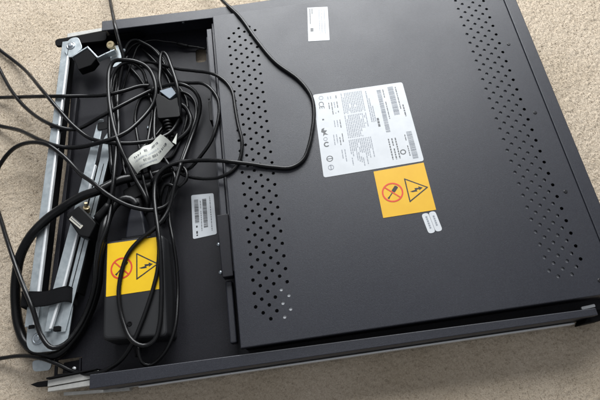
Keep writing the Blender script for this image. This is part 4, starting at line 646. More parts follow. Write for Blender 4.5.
 'cable_d': (2.4, [(-388.1,145.6,3.8),(-385.5,142.6,4.0),(-382.9,139.6,4.2),(-380.2,136.6,4.5),(-377.6,133.6,4.8),(-375.0,130.6,5.0),(-372.3,127.6,5.2),(-369.7,124.6,5.4),(-367.0,121.6,5.5),(-364.4,118.7,5.6),(-361.7,115.7,5.6),(-359.1,112.7,5.4),(-356.4,109.7,5.2),(-353.8,106.8,5.0),(-351.1,103.8,4.6),(-348.5,100.8,4.3),(-345.8,97.9,3.9),(-343.2,94.9,3.6),(-340.6,91.9,3.3),(-337.9,88.9,3.1),(-335.3,85.9,2.9),(-332.6,83.0,2.7),(-329.9,80.0,2.6),(-327.2,77.1,2.6),(-324.5,74.2,2.6),(-321.7,71.3,2.6),(-318.9,68.4,2.7),(-316.2,65.5,2.9),(-313.4,62.7,3.1),(-310.7,59.8,3.4),(-308.0,56.9,3.8),(-305.3,54.0,4.3),(-302.6,51.0,4.8),(-300.0,48.1,5.5),(-297.4,45.2,6.3),(-294.9,42.2,7.1),(-292.4,39.2,8.0),(-289.9,36.2,9.0),(-287.5,33.2,10.1),(-285.1,30.2,11.2),(-282.8,27.2,12.3),(-280.5,24.2,13.5),(-278.2,21.1,14.7),(-276.0,18.0,15.9),(-273.8,15.0,17.2),(-271.6,11.9,18.4),(-269.4,8.8,19.7),(-267.2,5.7,21.0),(-265.1,2.6,22.3),(-262.9,-0.5,23.6),(-260.8,-3.7,24.9),(-258.7,-6.8,26.1),(-256.5,-9.9,27.4),(-254.4,-13.0,28.7),(-252.3,-16.2,29.9),(-250.1,-19.3,31.1),(-247.9,-22.5,32.2),(-245.7,-25.6,33.3),(-243.5,-28.8,34.4),(-241.3,-31.9,35.4),(-239.1,-35.1,36.2),(-236.8,-38.3,37.0),(-234.6,-41.6,37.7),(-232.3,-44.8,38.4),(-230.1,-48.0,38.9),(-227.8,-51.3,39.2),(-225.5,-54.6,39.4),(-223.3,-57.9,39.4),(-221.0,-61.1,39.4),(-218.6,-64.4,39.4),(-216.3,-67.6,39.4),(-214.0,-70.9,39.3),(-211.7,-74.1,39.2),(-209.4,-77.4,39.0),(-207.1,-80.6,38.9),(-204.7,-83.8,38.8),(-202.3,-87.0,38.8),(-199.7,-90.1,38.7),(-197.2,-93.1,38.7),(-194.5,-96.1,38.6),(-191.8,-99.1,38.6),(-189.1,-102.0,38.6),(-186.3,-104.9,38.7),(-183.5,-107.7,38.9),(-180.5,-110.3,39.2),(-177.4,-112.7,39.7),(-174.2,-115.0,40.2),(-170.8,-117.1,40.9),(-167.4,-119.0,41.6),(-163.9,-120.8,42.2),(-160.3,-122.3,42.8),(-156.6,-123.8,43.3),(-152.8,-125.0,43.6),(-148.9,-126.0,43.6),(-145.0,-126.7,43.2),(-141.1,-127.3,42.6),(-137.2,-127.6,41.7),(-133.4,-127.6,40.5),(-129.6,-127.4,39.2),(-125.9,-127.0,37.9),(-122.2,-126.4,36.5),(-118.5,-125.7,35.1),(-114.9,-124.9,33.7),(-111.3,-123.9,32.2),(-107.8,-122.8,30.8),(-104.3,-121.4,29.4),(-100.9,-119.8,28.0),(-97.6,-118.0,26.6),(-94.4,-116.1,25.2),(-91.3,-114.0,23.9),(-88.2,-111.7,22.8),(-85.6,-108.9,21.8),(-83.1,-105.8,21.1),(-81.0,-102.5,20.6),(-79.0,-99.0,20.4),(-77.2,-95.5,20.5),(-75.6,-91.8,21.0),(-74.3,-88.1,21.7),(-73.3,-84.4,22.6),(-72.7,-80.6,23.7),(-72.2,-76.8,24.8),(-71.8,-73.0,26.0),(-71.7,-69.2,27.2),(-71.6,-65.4,28.4),(-71.7,-61.5,29.4),(-71.9,-57.6,30.3),(-72.3,-53.7,31.0),(-72.7,-49.8,31.4),(-73.2,-45.8,31.6),(-73.9,-41.9,31.7),(-74.6,-38.0,31.5),(-75.5,-34.1,31.2),(-76.4,-30.2,30.9),(-77.3,-26.3,30.5),(-78.2,-22.5,30.0),(-79.2,-18.7,29.5),(-80.2,-14.8,29.0),(-81.2,-11.0,28.4),(-82.1,-7.1,27.9),(-83.1,-3.3,27.4),(-84.1,0.5,27.0),(-85.3,4.3,26.6),(-86.8,8.0,26.3),(-89.0,11.3,26.0),(-92.1,12.8,25.7),(-93.8,9.3,25.6),(-94.7,5.4,25.5),(-95.2,1.5,25.4),(-95.5,-2.5,25.4),(-95.6,-6.5,25.3),(-95.7,-10.5,25.4),(-95.8,-14.5,25.4),(-96.1,-18.5,25.6),(-96.4,-22.5,25.7),(-96.6,-26.4,25.9),(-96.8,-30.4,26.1),(-96.7,-34.4,26.0),(-96.3,-38.4,25.6),(-95.7,-42.3,25.1),(-95.0,-46.2,24.5),(-94.2,-50.0,24.1),(-93.3,-53.9,24.0)]),
 'wire_r': (2.0, [(-96.7,-61.1,22.0),(-99.2,-64.3,22.1),(-101.6,-67.5,22.1),(-103.2,-71.2,22.2),(-104.2,-75.0,22.4),(-104.7,-79.0,22.7),(-104.8,-83.0,23.2),(-104.8,-86.9,23.8),(-104.8,-90.9,24.5),(-104.7,-94.8,25.4),(-104.6,-98.7,26.3),(-104.4,-102.6,27.2),(-104.2,-106.5,28.0),(-104.0,-110.4,28.8),(-103.7,-114.4,29.4),(-103.3,-118.3,29.9),(-102.8,-122.3,30.1),(-102.0,-126.2,30.1),(-100.9,-130.1,29.8),(-99.6,-133.9,29.4),(-98.2,-137.6,28.9),(-96.6,-141.2,28.4),(-94.8,-144.8,28.2),(-92.8,-148.3,28.2),(-90.8,-151.7,28.5),(-88.9,-155.2,29.0),(-87.0,-158.7,29.6),(-85.1,-162.1,30.3),(-83.3,-165.6,31.0),(-81.7,-169.3,31.7),(-80.5,-173.0,32.3),(-79.7,-176.9,32.8),(-79.3,-180.9,33.1),(-79.3,-184.9,33.1),(-79.7,-188.9,32.8),(-80.5,-192.7,32.3),(-81.7,-196.5,31.7),(-83.0,-200.3,31.0),(-84.4,-204.0,30.4),(-85.8,-207.7,29.9),(-87.3,-211.4,29.5),(-89.2,-214.6,28.2),(-91.3,-216.7,25.6),(-93.5,-218.3,22.6),(-95.7,-219.8,19.6),(-98.0,-221.9,17.1),(-100.2,-225.0,16.0)]),
 'coil': (2.0, [(-115.6,-184.9,20.0),(-113.5,-181.8,21.2),(-111.2,-179.6,23.7),(-108.9,-177.9,26.5),(-106.5,-176.2,29.3),(-103.9,-174.0,31.3),(-101.2,-171.0,31.9),(-98.4,-168.1,32.0),(-95.3,-165.5,32.2),(-91.9,-163.4,32.6),(-88.2,-161.8,33.0),(-84.3,-161.1,33.4),(-80.3,-161.4,33.8),(-76.4,-162.6,34.2),(-72.8,-164.3,34.5),(-69.5,-166.7,34.8),(-67.1,-169.9,35.0),(-65.7,-173.6,35.2),(-65.0,-177.6,35.4),(-65.1,-181.6,35.5),(-66.8,-185.3,35.5),(-69.5,-188.3,35.4),(-72.8,-190.6,35.3),(-76.7,-191.5,35.0),(-80.4,-190.0,34.6),(-83.7,-187.8,34.1),(-87.1,-185.6,33.4),(-90.7,-184.9,32.6),(-93.8,-187.2,31.4),(-95.9,-190.4,30.1),(-97.6,-193.8,28.6),(-99.1,-196.4,26.1),(-100.5,-198.9,23.1),(-101.5,-201.7,20.4),(-102.2,-205.2,18.6),(-102.6,-209.2,18.0)]),
 'bottom': (2.2, [(-322.1,-350.2,2.2),(-318.1,-349.5,2.2),(-314.2,-348.8,2.2),(-310.3,-348.1,2.3),(-306.3,-347.6,2.3),(-302.3,-347.2,2.5),(-298.3,-347.0,2.8),(-294.3,-347.2,3.2),(-290.4,-347.6,3.8),(-286.5,-347.9,4.5),(-282.6,-348.3,5.4),(-278.7,-348.5,6.5),(-274.9,-348.7,7.6),(-271.1,-348.9,8.9),(-267.3,-349.1,10.2),(-263.6,-349.4,11.5),(-259.8,-349.8,12.9),(-256.1,-350.3,14.2),(-252.4,-350.9,15.6),(-248.7,-351.6,16.9),(-244.9,-352.5,18.1),(-241.2,-353.3,19.3),(-237.5,-354.3,20.4),(-233.8,-355.4,21.4),(-230.0,-356.6,22.1),(-226.3,-357.9,22.7),(-222.6,-359.4,22.9),(-219.0,-361.1,22.8),(-215.4,-362.9,22.3),(-212.0,-364.8,21.6),(-208.6,-366.8,20.8),(-205.3,-369.0,20.0),(-202.0,-371.1,19.5),(-198.5,-373.1,19.4),(-194.9,-374.8,19.6),(-191.2,-376.2,20.2),(-187.4,-377.4,21.1),(-183.7,-378.4,22.1),(-180.0,-379.3,23.3),(-176.3,-380.0,24.6),(-172.5,-380.5,25.9),(-168.8,-380.8,27.3),(-165.0,-380.8,28.7),(-161.3,-380.4,30.1),(-157.6,-379.9,31.5),(-153.9,-379.2,32.9),(-150.3,-378.3,34.3),(-146.7,-377.2,35.8),(-143.2,-375.8,37.2),(-139.9,-374.1,38.6),(-136.7,-372.1,40.0),(-133.8,-369.8,41.3),(-131.0,-367.1,42.6),(-128.4,-364.3,43.7),(-125.9,-361.4,44.9),(-123.5,-358.3,45.9),(-121.5,-354.9,46.2),(-119.8,-351.3,46.2),(-118.1,-347.7,46.2),(-116.5,-344.0,46.2),(-114.9,-340.3,46.2),(-113.3,-336.7,46.2),(-111.8,-333.0,46.2),(-110.3,-329.2,46.2),(-108.9,-325.5,46.2),(-107.5,-321.7,46.2),(-106.2,-318.0,46.2),(-104.9,-314.2,46.2),(-103.6,-310.4,46.2),(-102.4,-306.5,46.2),(-101.3,-302.7,46.2),(-100.2,-298.9,46.2),(-99.2,-295.0,46.2),(-98.3,-291.1,46.2),(-97.6,-287.1,46.2),(-97.1,-283.2,46.2),(-96.6,-279.2,46.2),(-96.3,-275.2,46.2),(-96.0,-271.2,46.2),(-95.9,-267.2,46.2),(-95.9,-263.2,46.2),(-96.0,-259.2,46.2),(-96.3,-255.2,46.2),(-96.6,-251.2,46.0),(-97.1,-247.3,45.4),(-97.8,-243.5,44.3),(-98.5,-239.7,43.1),(-99.1,-235.9,42.0),(-99.8,-232.2,40.9),(-100.5,-228.4,39.7),(-101.2,-224.7,38.4),(-102.0,-220.9,37.2),(-102.7,-217.2,36.0),(-103.4,-213.4,34.8),(-104.1,-209.6,33.7),(-104.6,-205.8,32.7),(-104.9,-201.9,31.8),(-105.0,-198.0,31.2),(-104.8,-194.0,30.8),(-104.4,-190.0,30.7),(-103.6,-186.1,30.8),(-102.5,-182.3,31.2),(-100.9,-178.6,31.8),(-98.8,-175.3,32.4),(-96.5,-172.0,33.0),(-94.4,-168.7,33.4)]),
 'cable_c': (2.6, [(-372.8,-23.5,2.6),(-369.1,-25.1,2.6),(-365.5,-26.7,2.6),(-361.8,-28.3,2.6),(-358.2,-29.9,2.6),(-354.5,-31.5,2.6),(-350.8,-33.0,2.6),(-347.2,-34.7,2.6),(-343.5,-36.3,2.7),(-339.9,-37.9,2.7),(-336.3,-39.6,2.8),(-332.7,-41.3,3.0),(-329.1,-43.1,3.2),(-325.6,-44.9,3.5),(-322.1,-46.7,3.9),(-318.6,-48.6,4.5),(-315.1,-50.4,5.2),(-311.7,-52.3,6.0),(-308.2,-54.1,6.9),(-304.8,-55.9,7.9),(-301.4,-57.7,8.9),(-298.1,-59.5,10.1),(-294.7,-61.4,11.3),(-291.5,-63.3,12.6),(-288.2,-65.2,13.8),(-285.0,-67.2,15.2),(-281.9,-69.3,16.5),(-278.8,-71.4,17.8),(-275.8,-73.6,19.2),(-272.8,-75.9,20.5),(-269.8,-78.2,21.8),(-266.9,-80.6,23.2),(-264.0,-83.0,24.5),(-261.1,-85.4,25.8),(-258.2,-87.8,27.1),(-255.4,-90.2,28.4),(-252.5,-92.7,29.7),(-249.5,-95.1,31.0),(-246.6,-97.5,32.2),(-243.6,-99.8,33.3),(-240.5,-102.1,34.5),(-237.4,-104.4,35.6),(-234.3,-106.6,36.8),(-231.2,-108.9,37.9),(-228.1,-111.0,38.9),(-224.7,-113.1,39.5),(-221.2,-115.0,39.6),(-217.5,-116.6,39.5),(-213.8,-117.9,39.2),(-210.0,-118.9,38.6),(-206.1,-119.7,38.1),(-202.2,-120.5,37.9),(-198.3,-121.1,38.0),(-194.3,-121.7,38.3),(-190.4,-122.3,38.9),(-186.5,-122.8,39.7),(-182.7,-123.2,40.6),(-178.9,-123.7,41.6),(-175.0,-124.1,42.7),(-171.2,-124.3,43.7),(-167.3,-124.5,44.7),(-163.4,-124.5,45.5),(-159.5,-124.3,46.1),(-155.5,-123.8,46.3),(-151.6,-123.0,46.2),(-147.9,-121.8,45.8),(-144.3,-120.2,45.0),(-140.9,-118.3,43.9),(-137.9,-116.1,42.7),(-135.0,-113.6,41.4),(-132.4,-111.0,40.0),(-130.0,-108.1,38.6),(-127.8,-105.1,37.2),(-125.7,-102.0,35.9),(-123.7,-98.8,34.5),(-121.7,-95.6,33.1),(-119.8,-92.3,31.9),(-117.9,-89.1,30.6),(-116.1,-85.7,29.4),(-114.1,-82.4,28.4),(-112.2,-79.0,27.5),(-110.3,-75.6,26.7),(-108.4,-72.2,26.2),(-106.7,-68.6,25.9),(-105.1,-64.9,25.7),(-103.8,-61.1,25.8),(-102.8,-57.3,25.9),(-102.0,-53.4,26.1),(-101.6,-49.4,26.3),(-101.4,-45.4,26.5),(-101.5,-41.5,26.6),(-101.8,-37.5,26.7),(-102.4,-33.5,26.8),(-103.2,-29.6,26.9),(-104.2,-25.8,27.1),(-105.4,-22.0,27.4),(-106.9,-18.3,28.0),(-108.7,-14.8,28.6),(-110.9,-11.6,29.5),(-113.6,-8.8,30.5),(-116.7,-6.6,31.6),(-120.1,-4.8,32.6),(-123.6,-3.3,33.6),(-127.3,-1.9,34.4),(-131.1,-0.9,34.9),(-135.0,-0.0,35.2),(-138.9,0.8,35.3),(-142.8,1.8,35.2),(-146.7,2.6,35.0),(-150.6,2.7,34.7),(-154.0,1.0,34.4),(-156.1,-2.4,34.2),(-157.4,-6.1,34.1),(-158.3,-10.0,34.1),(-158.9,-14.0,34.3),(-159.1,-17.9,34.7),(-159.1,-21.9,35.1),(-158.9,-25.9,35.5),(-158.6,-29.8,36.1),(-158.3,-33.7,36.6),(-158.0,-37.7,37.2),(-157.6,-41.6,37.9),(-157.2,-45.5,38.5),(-156.8,-49.4,39.1),(-156.3,-53.3,39.7),(-155.8,-57.2,40.3),(-155.2,-61.2,40.9),(-154.7,-65.1,41.4),(-154.1,-69.0,41.8),(-153.5,-72.9,42.2),(-152.9,-76.9,42.5),(-152.3,-80.8,42.7),(-151.6,-84.7,42.9),(-151.0,-88.7,42.9),(-150.3,-92.6,43.0),(-149.5,-96.5,43.1),(-148.7,-100.4,43.2),(-147.8,-104.3,43.5),(-146.9,-108.2,43.8),(-145.9,-112.0,44.1),(-144.9,-115.8,44.4),(-143.8,-119.7,44.7),(-142.7,-123.5,45.0),(-141.5,-127.3,45.0),(-140.3,-131.1,44.9),(-139.1,-134.9,44.6),(-137.8,-138.6,44.1),(-136.5,-142.3,43.5),(-135.1,-146.0,42.7),(-133.8,-149.7,42.0),(-132.4,-153.4,41.3),(-131.0,-157.1,40.6),(-129.6,-160.7,39.9),(-128.2,-164.4,39.3),(-126.8,-168.1,38.6),(-125.3,-171.7,37.9),(-123.9,-175.4,37.2),(-122.3,-179.0,36.6),(-120.6,-182.5,36.0),(-118.9,-186.1,35.5),(-117.2,-189.7,35.1),(-115.6,-193.3,34.8),(-114.1,-197.0,34.6),(-112.7,-200.7,34.2),(-112.0,-204.3,32.8),(-112.6,-207.4,30.3),(-114.5,-209.8,27.8),(-116.8,-212.4,25.8),(-118.9,-215.6,25.0)]),
 'cable_e': (2.5, [(-328.2,-160.9,3.6),(-326.5,-157.3,4.0),(-324.6,-153.9,4.6),(-322.6,-150.4,5.2),(-320.7,-147.0,5.8),(-318.7,-143.5,6.5),(-316.8,-140.1,7.1),(-314.9,-136.7,7.8),(-312.9,-133.3,8.6),(-311.0,-129.9,9.5),(-309.1,-126.5,10.6),(-307.1,-123.2,11.8),(-305.0,-120.1,13.0),(-302.7,-117.1,14.4),(-300.1,-114.4,15.8),(-297.3,-111.9,17.2),(-294.4,-109.6,18.6),(-291.4,-107.4,20.1),(-288.2,-105.5,21.5),(-284.9,-103.7,23.0),(-281.4,-102.4,24.5),(-277.9,-101.3,25.9),(-274.2,-100.8,27.3),(-270.4,-100.5,28.8),(-266.7,-100.7,30.1),(-263.0,-101.0,31.5),(-259.2,-101.7,32.8),(-255.5,-102.5,34.1),(-251.9,-103.5,35.4),(-248.2,-104.7,36.6),(-244.6,-106.0,37.7),(-241.0,-107.4,38.7),(-237.5,-109.0,39.6),(-233.9,-110.7,40.4),(-230.5,-112.6,41.0),(-227.1,-114.7,41.3),(-223.9,-117.1,41.4),(-220.8,-119.7,41.2),(-217.9,-122.4,40.7),(-215.1,-125.1,39.9),(-212.4,-128.0,39.1),(-209.7,-130.8,38.2),(-207.1,-133.7,37.4),(-204.5,-136.7,36.9),(-202.0,-139.8,36.6),(-199.6,-143.0,36.7),(-197.2,-146.2,37.1),(-194.8,-149.3,37.7),(-192.4,-152.4,38.4),(-189.9,-155.5,39.3),(-187.5,-158.5,40.4),(-185.0,-161.4,41.5),(-182.3,-164.1,42.6),(-179.6,-166.8,43.8),(-176.7,-169.4,45.0),(-173.9,-172.0,46.1),(-171.2,-174.7,47.2),(-168.5,-177.5,48.2),(-165.8,-180.3,49.2),(-163.2,-183.1,50.0),(-160.5,-186.0,50.7),(-157.7,-188.9,51.3),(-154.9,-191.7,51.7),(-152.0,-194.5,51.9),(-149.1,-197.2,52.0),(-146.1,-199.8,51.8),(-143.0,-202.4,51.3),(-139.9,-204.8,50.6),(-136.7,-206.9,49.6),(-133.4,-208.9,48.5),(-130.1,-210.7,47.2),(-126.6,-212.2,45.9),(-123.1,-213.6,44.6),(-119.4,-214.8,43.5),(-115.7,-215.9,42.5),(-111.9,-216.8,41.6),(-108.1,-217.6,40.9),(-104.1,-217.9,40.3),(-100.2,-217.7,39.6),(-96.3,-217.1,39.0),(-92.5,-215.9,38.3),(-89.2,-213.8,37.7),(-86.4,-211.0,37.3),(-84.2,-207.7,37.1),(-82.2,-204.2,37.1),(-80.3,-200.7,37.4),(-78.8,-197.0,37.8),(-77.5,-193.3,38.2),(-76.1,-189.5,38.5)]),
 'long': (2.35, [(-59.5,214.2,2.4),(-57.8,210.6,2.5),(-56.2,207.0,2.6),(-54.5,203.3,2.7),(-52.9,199.7,2.8),(-51.3,196.0,3.0),(-49.7,192.4,3.3),(-48.2,188.7,3.7),(-46.6,185.1,4.1),(-45.1,181.4,4.6),(-43.6,177.7,5.2),(-42.2,174.1,5.9),(-40.7,170.4,6.7),(-39.3,166.8,7.5),(-37.9,163.2,8.4),(-36.5,159.5,9.4),(-35.2,155.9,10.4),(-33.8,152.3,11.5),(-32.5,148.7,12.6),(-31.2,145.1,13.8),(-29.9,141.5,15.0),(-28.6,138.0,16.2),(-27.3,134.4,17.5),(-26.0,130.8,18.8),(-24.8,127.3,20.1),(-23.5,123.7,21.4),(-22.2,120.1,22.7),(-21.0,116.6,24.0),(-19.7,113.0,25.3),(-18.5,109.5,26.7),(-17.2,105.9,28.0),(-15.9,102.4,29.3),(-14.6,98.9,30.6),(-13.3,95.3,32.0),(-12.0,91.8,33.3),(-10.7,88.2,34.6),(-9.3,84.7,35.8),(-7.9,81.2,37.1),(-6.5,77.7,38.3),(-5.1,74.1,39.5),(-3.6,70.6,40.7),(-2.1,67.1,41.9),(-0.5,63.6,43.1),(1.1,60.2,44.3),(2.8,56.7,45.3),(4.7,53.3,46.2),(6.6,49.8,46.8),(8.5,46.4,47.5),(10.4,42.9,48.2),(12.2,39.5,49.0),(14.0,36.0,49.7),(15.8,32.4,50.2),(17.6,28.9,50.3),(19.4,25.3,50.3),(21.0,21.6,50.3),(22.6,18.0,50.3),(24.1,14.3,50.3),(25.5,10.5,50.3),(26.9,6.8,50.3),(28.4,3.1,50.3),(29.9,-0.6,50.3),(31.4,-4.3,50.3),(33.0,-8.0,50.3),(34.7,-11.6,50.3),(36.3,-15.3,50.3),(38.0,-18.9,50.3),(39.6,-22.5,50.3),(41.3,-26.2,50.3),(43.0,-29.8,50.3),(44.7,-33.4,50.3),(46.5,-36.9,50.3),(48.4,-40.5,50.3),(50.3,-44.0,50.3),(52.4,-47.4,50.3),(54.5,-50.8,50.3),(56.8,-54.1,50.3),(59.3,-57.2,50.3),(61.8,-60.3,50.3),(64.5,-63.3,50.3),(67.1,-66.2,50.3),(69.8,-69.2,50.3),(72.4,-72.2,50.3),(75.0,-75.3,50.3),(77.3,-78.5,50.3),(79.5,-81.9,50.3),(81.5,-85.4,50.3),(83.4,-88.9,50.3),(85.1,-92.5,50.3),(86.7,-96.1,50.3),(88.1,-99.9,50.3),(89.3,-103.7,50.3),(90.2,-107.6,50.3),(90.7,-111.6,50.3),(90.9,-115.5,50.3),(90.9,-119.5,50.3),(90.7,-123.5,50.3),(90.3,-127.5,50.3),(89.9,-131.5,50.3),(89.2,-135.4,50.3),(88.4,-139.3,50.3),(87.5,-143.2,50.3),(86.5,-147.1,50.3),(85.4,-150.9,50.3),(84.3,-154.8,50.3),(83.2,-158.6,50.3),(81.9,-162.4,50.3),(80.6,-166.2,50.3),(79.2,-169.9,50.3),(77.7,-173.6,50.3),(76.1,-177.3,50.3),(74.4,-180.9,50.3),(72.4,-184.4,50.3),(70.1,-187.6,50.3),(67.2,-190.3,50.3),(63.9,-192.6,50.3),(60.3,-194.3,50.3),(56.5,-195.5,50.3),(52.5,-196.0,50.3),(48.5,-195.7,50.3),(44.6,-194.9,50.3),(40.8,-193.8,50.4),(36.9,-192.7,50.4),(33.1,-191.7,50.4),(29.2,-190.6,50.4),(25.4,-189.4,50.5),(21.6,-188.2,50.6),(17.8,-186.9,50.8),(14.0,-185.8,51.1),(10.1,-184.7,51.4),(6.3,-183.7,51.8),(2.4,-182.7,52.0),(-1.4,-181.6,52.1),(-5.2,-180.3,52.0),(-9.0,-179.1,51.6),(-12.7,-177.7,51.1),(-16.4,-176.3,50.3),(-20.0,-174.9,49.4),(-23.5,-173.4,48.3),(-27.1,-172.0,47.1),(-30.6,-170.6,45.9),(-34.2,-169.3,44.7),(-37.7,-167.9,43.5),(-41.3,-166.7,42.2),(-45.0,-165.5,41.1),(-48.7,-164.4,40.1),(-52.4,-163.5,39.1),(-56.3,-162.7,38.4),(-60.2,-162.0,37.9),(-64.1,-161.5,37.6),(-68.1,-161.3,37.5),(-72.1,-161.4,37.5),(-76.1,-161.9,37.5),(-80.0,-162.7,37.6),(-83.8,-163.7,37.6),(-87.5,-165.2,37.5),(-91.0,-167.2,37.4),(-94.1,-169.7,37.3),(-96.9,-172.6,37.2),(-99.0,-176.0,37.1),(-100.5,-179.7,37.1),(-101.2,-183.6,37.3),(-101.7,-187.5,37.6),(-101.9,-191.5,38.1),(-101.9,-195.5,38.7),(-101.8,-199.4,39.4),(-101.6,-203.3,40.3),(-101.2,-207.2,41.1),(-100.7,-211.0,42.0),(-100.2,-214.9,42.8),(-99.7,-218.8,43.6),(-99.2,-222.7,44.4),(-98.6,-226.6,45.2),(-97.9,-230.4,45.9),(-97.3,-234.3,46.7),(-96.6,-238.2,47.4),(-96.0,-242.1,48.1),(-95.5,-246.0,48.7),(-95.0,-249.9,49.2),(-94.5,-253.9,49.5),(-94.2,-257.8,49.8),(-93.8,-261.8,49.9),(-93.6,-265.8,49.9),(-93.4,-269.8,49.7),(-93.3,-273.8,49.5),(-93.3,-277.8,49.2),(-93.3,-281.7,48.8),(-93.4,-285.7,48.3),(-93.5,-289.7,47.9),(-93.7,-293.6,47.4),(-93.8,-297.6,47.0),(-93.9,-301.6,46.7),(-94.0,-305.6,46.6),(-94.1,-309.6,46.4),(-94.2,-313.6,46.4),(-94.4,-317.6,46.4),(-94.6,-321.6,46.4),(-94.9,-325.6,46.3),(-95.1,-329.5,46.3),(-95.4,-333.5,46.3),(-95.7,-337.5,46.3),(-96.2,-341.5,46.3),(-96.9,-345.4,46.3),(-97.8,-349.3,46.3),(-98.8,-353.2,46.3),(-100.2,-356.9,46.4),(-102.5,-360.2,46.4),(-105.7,-362.5,46.6),(-109.4,-363.8,46.9),(-113.3,-363.9,47.5),(-117.1,-362.6,48.0),(-120.4,-360.5,48.3),(-123.4,-357.9,48.5),(-125.9,-354.7,48.4),(-127.9,-351.3,48.1),(-129.6,-347.7,47.7),(-131.1,-344.0,47.3),(-132.4,-340.3,47.0),(-133.7,-336.5,46.7),(-134.9,-332.7,46.5),(-135.8,-328.8,46.4),(-136.7,-324.9,46.4),(-137.4,-320.9,46.4),(-137.9,-317.0,46.4),(-138.3,-313.0,46.3),(-138.4,-309.0,46.3),(-138.4,-305.0,46.3),(-138.1,-301.0,46.3),(-137.7,-297.1,46.3),(-137.1,-293.1,46.3),(-136.3,-289.2,46.3),(-135.5,-285.3,46.3),(-134.5,-281.4,46.3),(-133.4,-277.6,46.3),(-132.1,-273.8,46.3),(-130.6,-270.1,46.3),(-128.6,-266.6,46.3),(-126.3,-263.3,46.4),(-123.7,-260.3,46.4),(-120.9,-257.5,46.4),(-117.9,-254.9,46.5),(-114.8,-252.4,46.5),(-111.5,-250.1,46.7),(-108.1,-248.1,46.8),(-104.6,-246.1,46.9),(-101.2,-243.9,46.8),(-98.1,-241.4,46.5),(-95.4,-238.5,46.0),(-93.0,-235.4,45.3),(-90.9,-232.1,44.5),(-89.0,-228.7,43.6),(-87.3,-225.2,42.9),(-85.7,-221.6,42.2),(-84.4,-217.8,41.8),(-83.2,-214.0,41.6),(-82.1,-210.2,41.6),(-81.1,-206.3,41.8),(-80.1,-202.4,41.9),(-79.1,-198.6,42.0),(-78.2,-194.7,42.0),(-77.1,-190.8,41.9),(-76.1,-187.0,41.6),(-75.2,-183.1,41.2),(-74.2,-179.3,40.7),(-73.3,-175.4,40.3),(-72.3,-171.6,39.9),(-71.3,-167.7,39.5),(-70.3,-163.8,39.3)]),
}
GROUP = 'loose black cables tangled in the tray'
INFO = {
 'thin_wire': ('thin_lead', 'thin black lead arching to the small slot beside the perforated cover', 'pvc2'),
 'loop_k2': ('cable', 'thin black cable looping down behind the black plug block', 'pvc2'),
 'power': ('power_cable', 'thickest black power cord bowing out over the left rail and plugged into the brick', 'pvc'),
 'wire_q': ('cable', 'short thin black cable hanging straight down left of the paper tag', 'pvc2'),
 'wire_o': ('cable', 'short glossy black cable bend right of the black plug block', 'pvc'),
 'loop_h': ('video_cable', 'black cable running from the top arch down to the dark rectangular plug', 'pvc2'),
 'dc': ('output_lead', 'thin black lead leaving the brick and looping onto the perforated cover', 'pvc2'),
 'cord_A': ('cable', 'black cable coming over the rear rim and running out left past the strap', 'pvc'),
 'video': ('monitor_cable', 'black cable with a chunky screw-on monitor plug resting on the inner rail', 'pvc'),
 'cable_a': ('cable', 'straight black cable crossing the carpet to the black plug block', 'pvc'),
 'cable_b': ('cable', 'black cable sagging under the straight one, from the left carpet edge', 'pvc'),
 'cable_d': ('cable', 'black cable slanting from the upper left and rising to a tall narrow loop', 'pvc'),
 'wire_r': ('tagged_lead', 'thin black lead carrying the crumpled grey paper tag', 'pvc2'),
 'bottom': ('cable', 'black cable entering at lower left over the tray corner and up across the brick', 'pvc'),
 'cable_c': ('cable', 'black cable making the big round loop below the brass thumb screw', 'pvc'),
 'cable_e': ('cable', 'black cable arching over the left rail and dipping above the brick', 'pvc'),
 'twin': ('cable', 'thin black cable bending right of the plug block, ending behind the paper tag', 'pvc2'),
 'strand': ('cable', 'thin black strand dropping through the bundle below the brass thumb screw', 'pvc2'),
 'inner_loop': ('cable', 'thin black cable curving from the top arch round the plug block to the power cord', 'pvc2'),
 'hanging': ('cable', 'thin black cable falling behind the paper tag from the top of the tangle', 'pvc2'),
 'coil': ('cable', 'thin black coil knotted between the paper tag and the serial label', 'pvc2'),
 'long': ('cable', 'long black cable lying across the perforated cover and looped on the brick', 'pvc'),
}
ROOT = {}
for key, (r, pts) in CABLES.items():
    nm, lab, mt = INFO[key]
    mid = pts[len(pts)//2]
    t = thing(nm, mid, lab, 'cable', GROUP); ROOT[key] = t
    mb = MB(); mb.tube(pts, r, 12); mb.build('sheath', M[mt], t)

# power cord: socket plug pushed into the brick
t = ROOT['power']
mb = MB()
mb.prism(quad_round([(-138, -244), (-114, -244), (-117, -222), (-120, -208), (-132, -208), (-135, -222)], 3), 16, 33)
mb.build('socket_plug', M['bluegrey'], t, 2, 3)
mb = MB(); mb.lathe((-124, -210, 26), [(6.5, 0), (5.8, 5), (5.6, 8), (4.8, 14)], (-.12, 1, .35), 16); mb.build('strain_relief', M['plastic'], t)
# plug block that the straight cable runs into
t = ROOT['cable_a']
mb = MB(); mb.prism(quad_round([(-103, -50), (-92, -58), (-84, -66), (-74, -62), (-72, -92), (-100, -90)], 3), 13, 27)
mb.build('plug_body', M['plastic'], t, 1.5, 3)
mb = MB(); mb.prism(quad_round([(-97, -49.5), (-81, -46.5), (-75.5, -57), (-84, -64)], 1.5), 20, 27.8); mb.build('plug_shell', M['pearl'], t, .7)
mb = MB(); mb.lathe((-117, -32, 19), [(3.2, 0), (4.2, 2), (5.2, 14), (6, 15), (6, 20)], (.72, -.68, .15), 16); mb.build('strain_relief', M['plastic'], t)
mb = MB()
for k in range(6): mb.lathe((-90+.6*k, -92-4*k, 22-1.0*k), [(5.2-.3*k, 0), (5.2-.3*k, 2.6)], (.1, -1, -.25), 14)
mb.tube([(-90, -90, 22), (-88, -108, 18), (-86, -124, 15)], 2.6, 10); mb.build('plug_tail', M['plastic'], t)
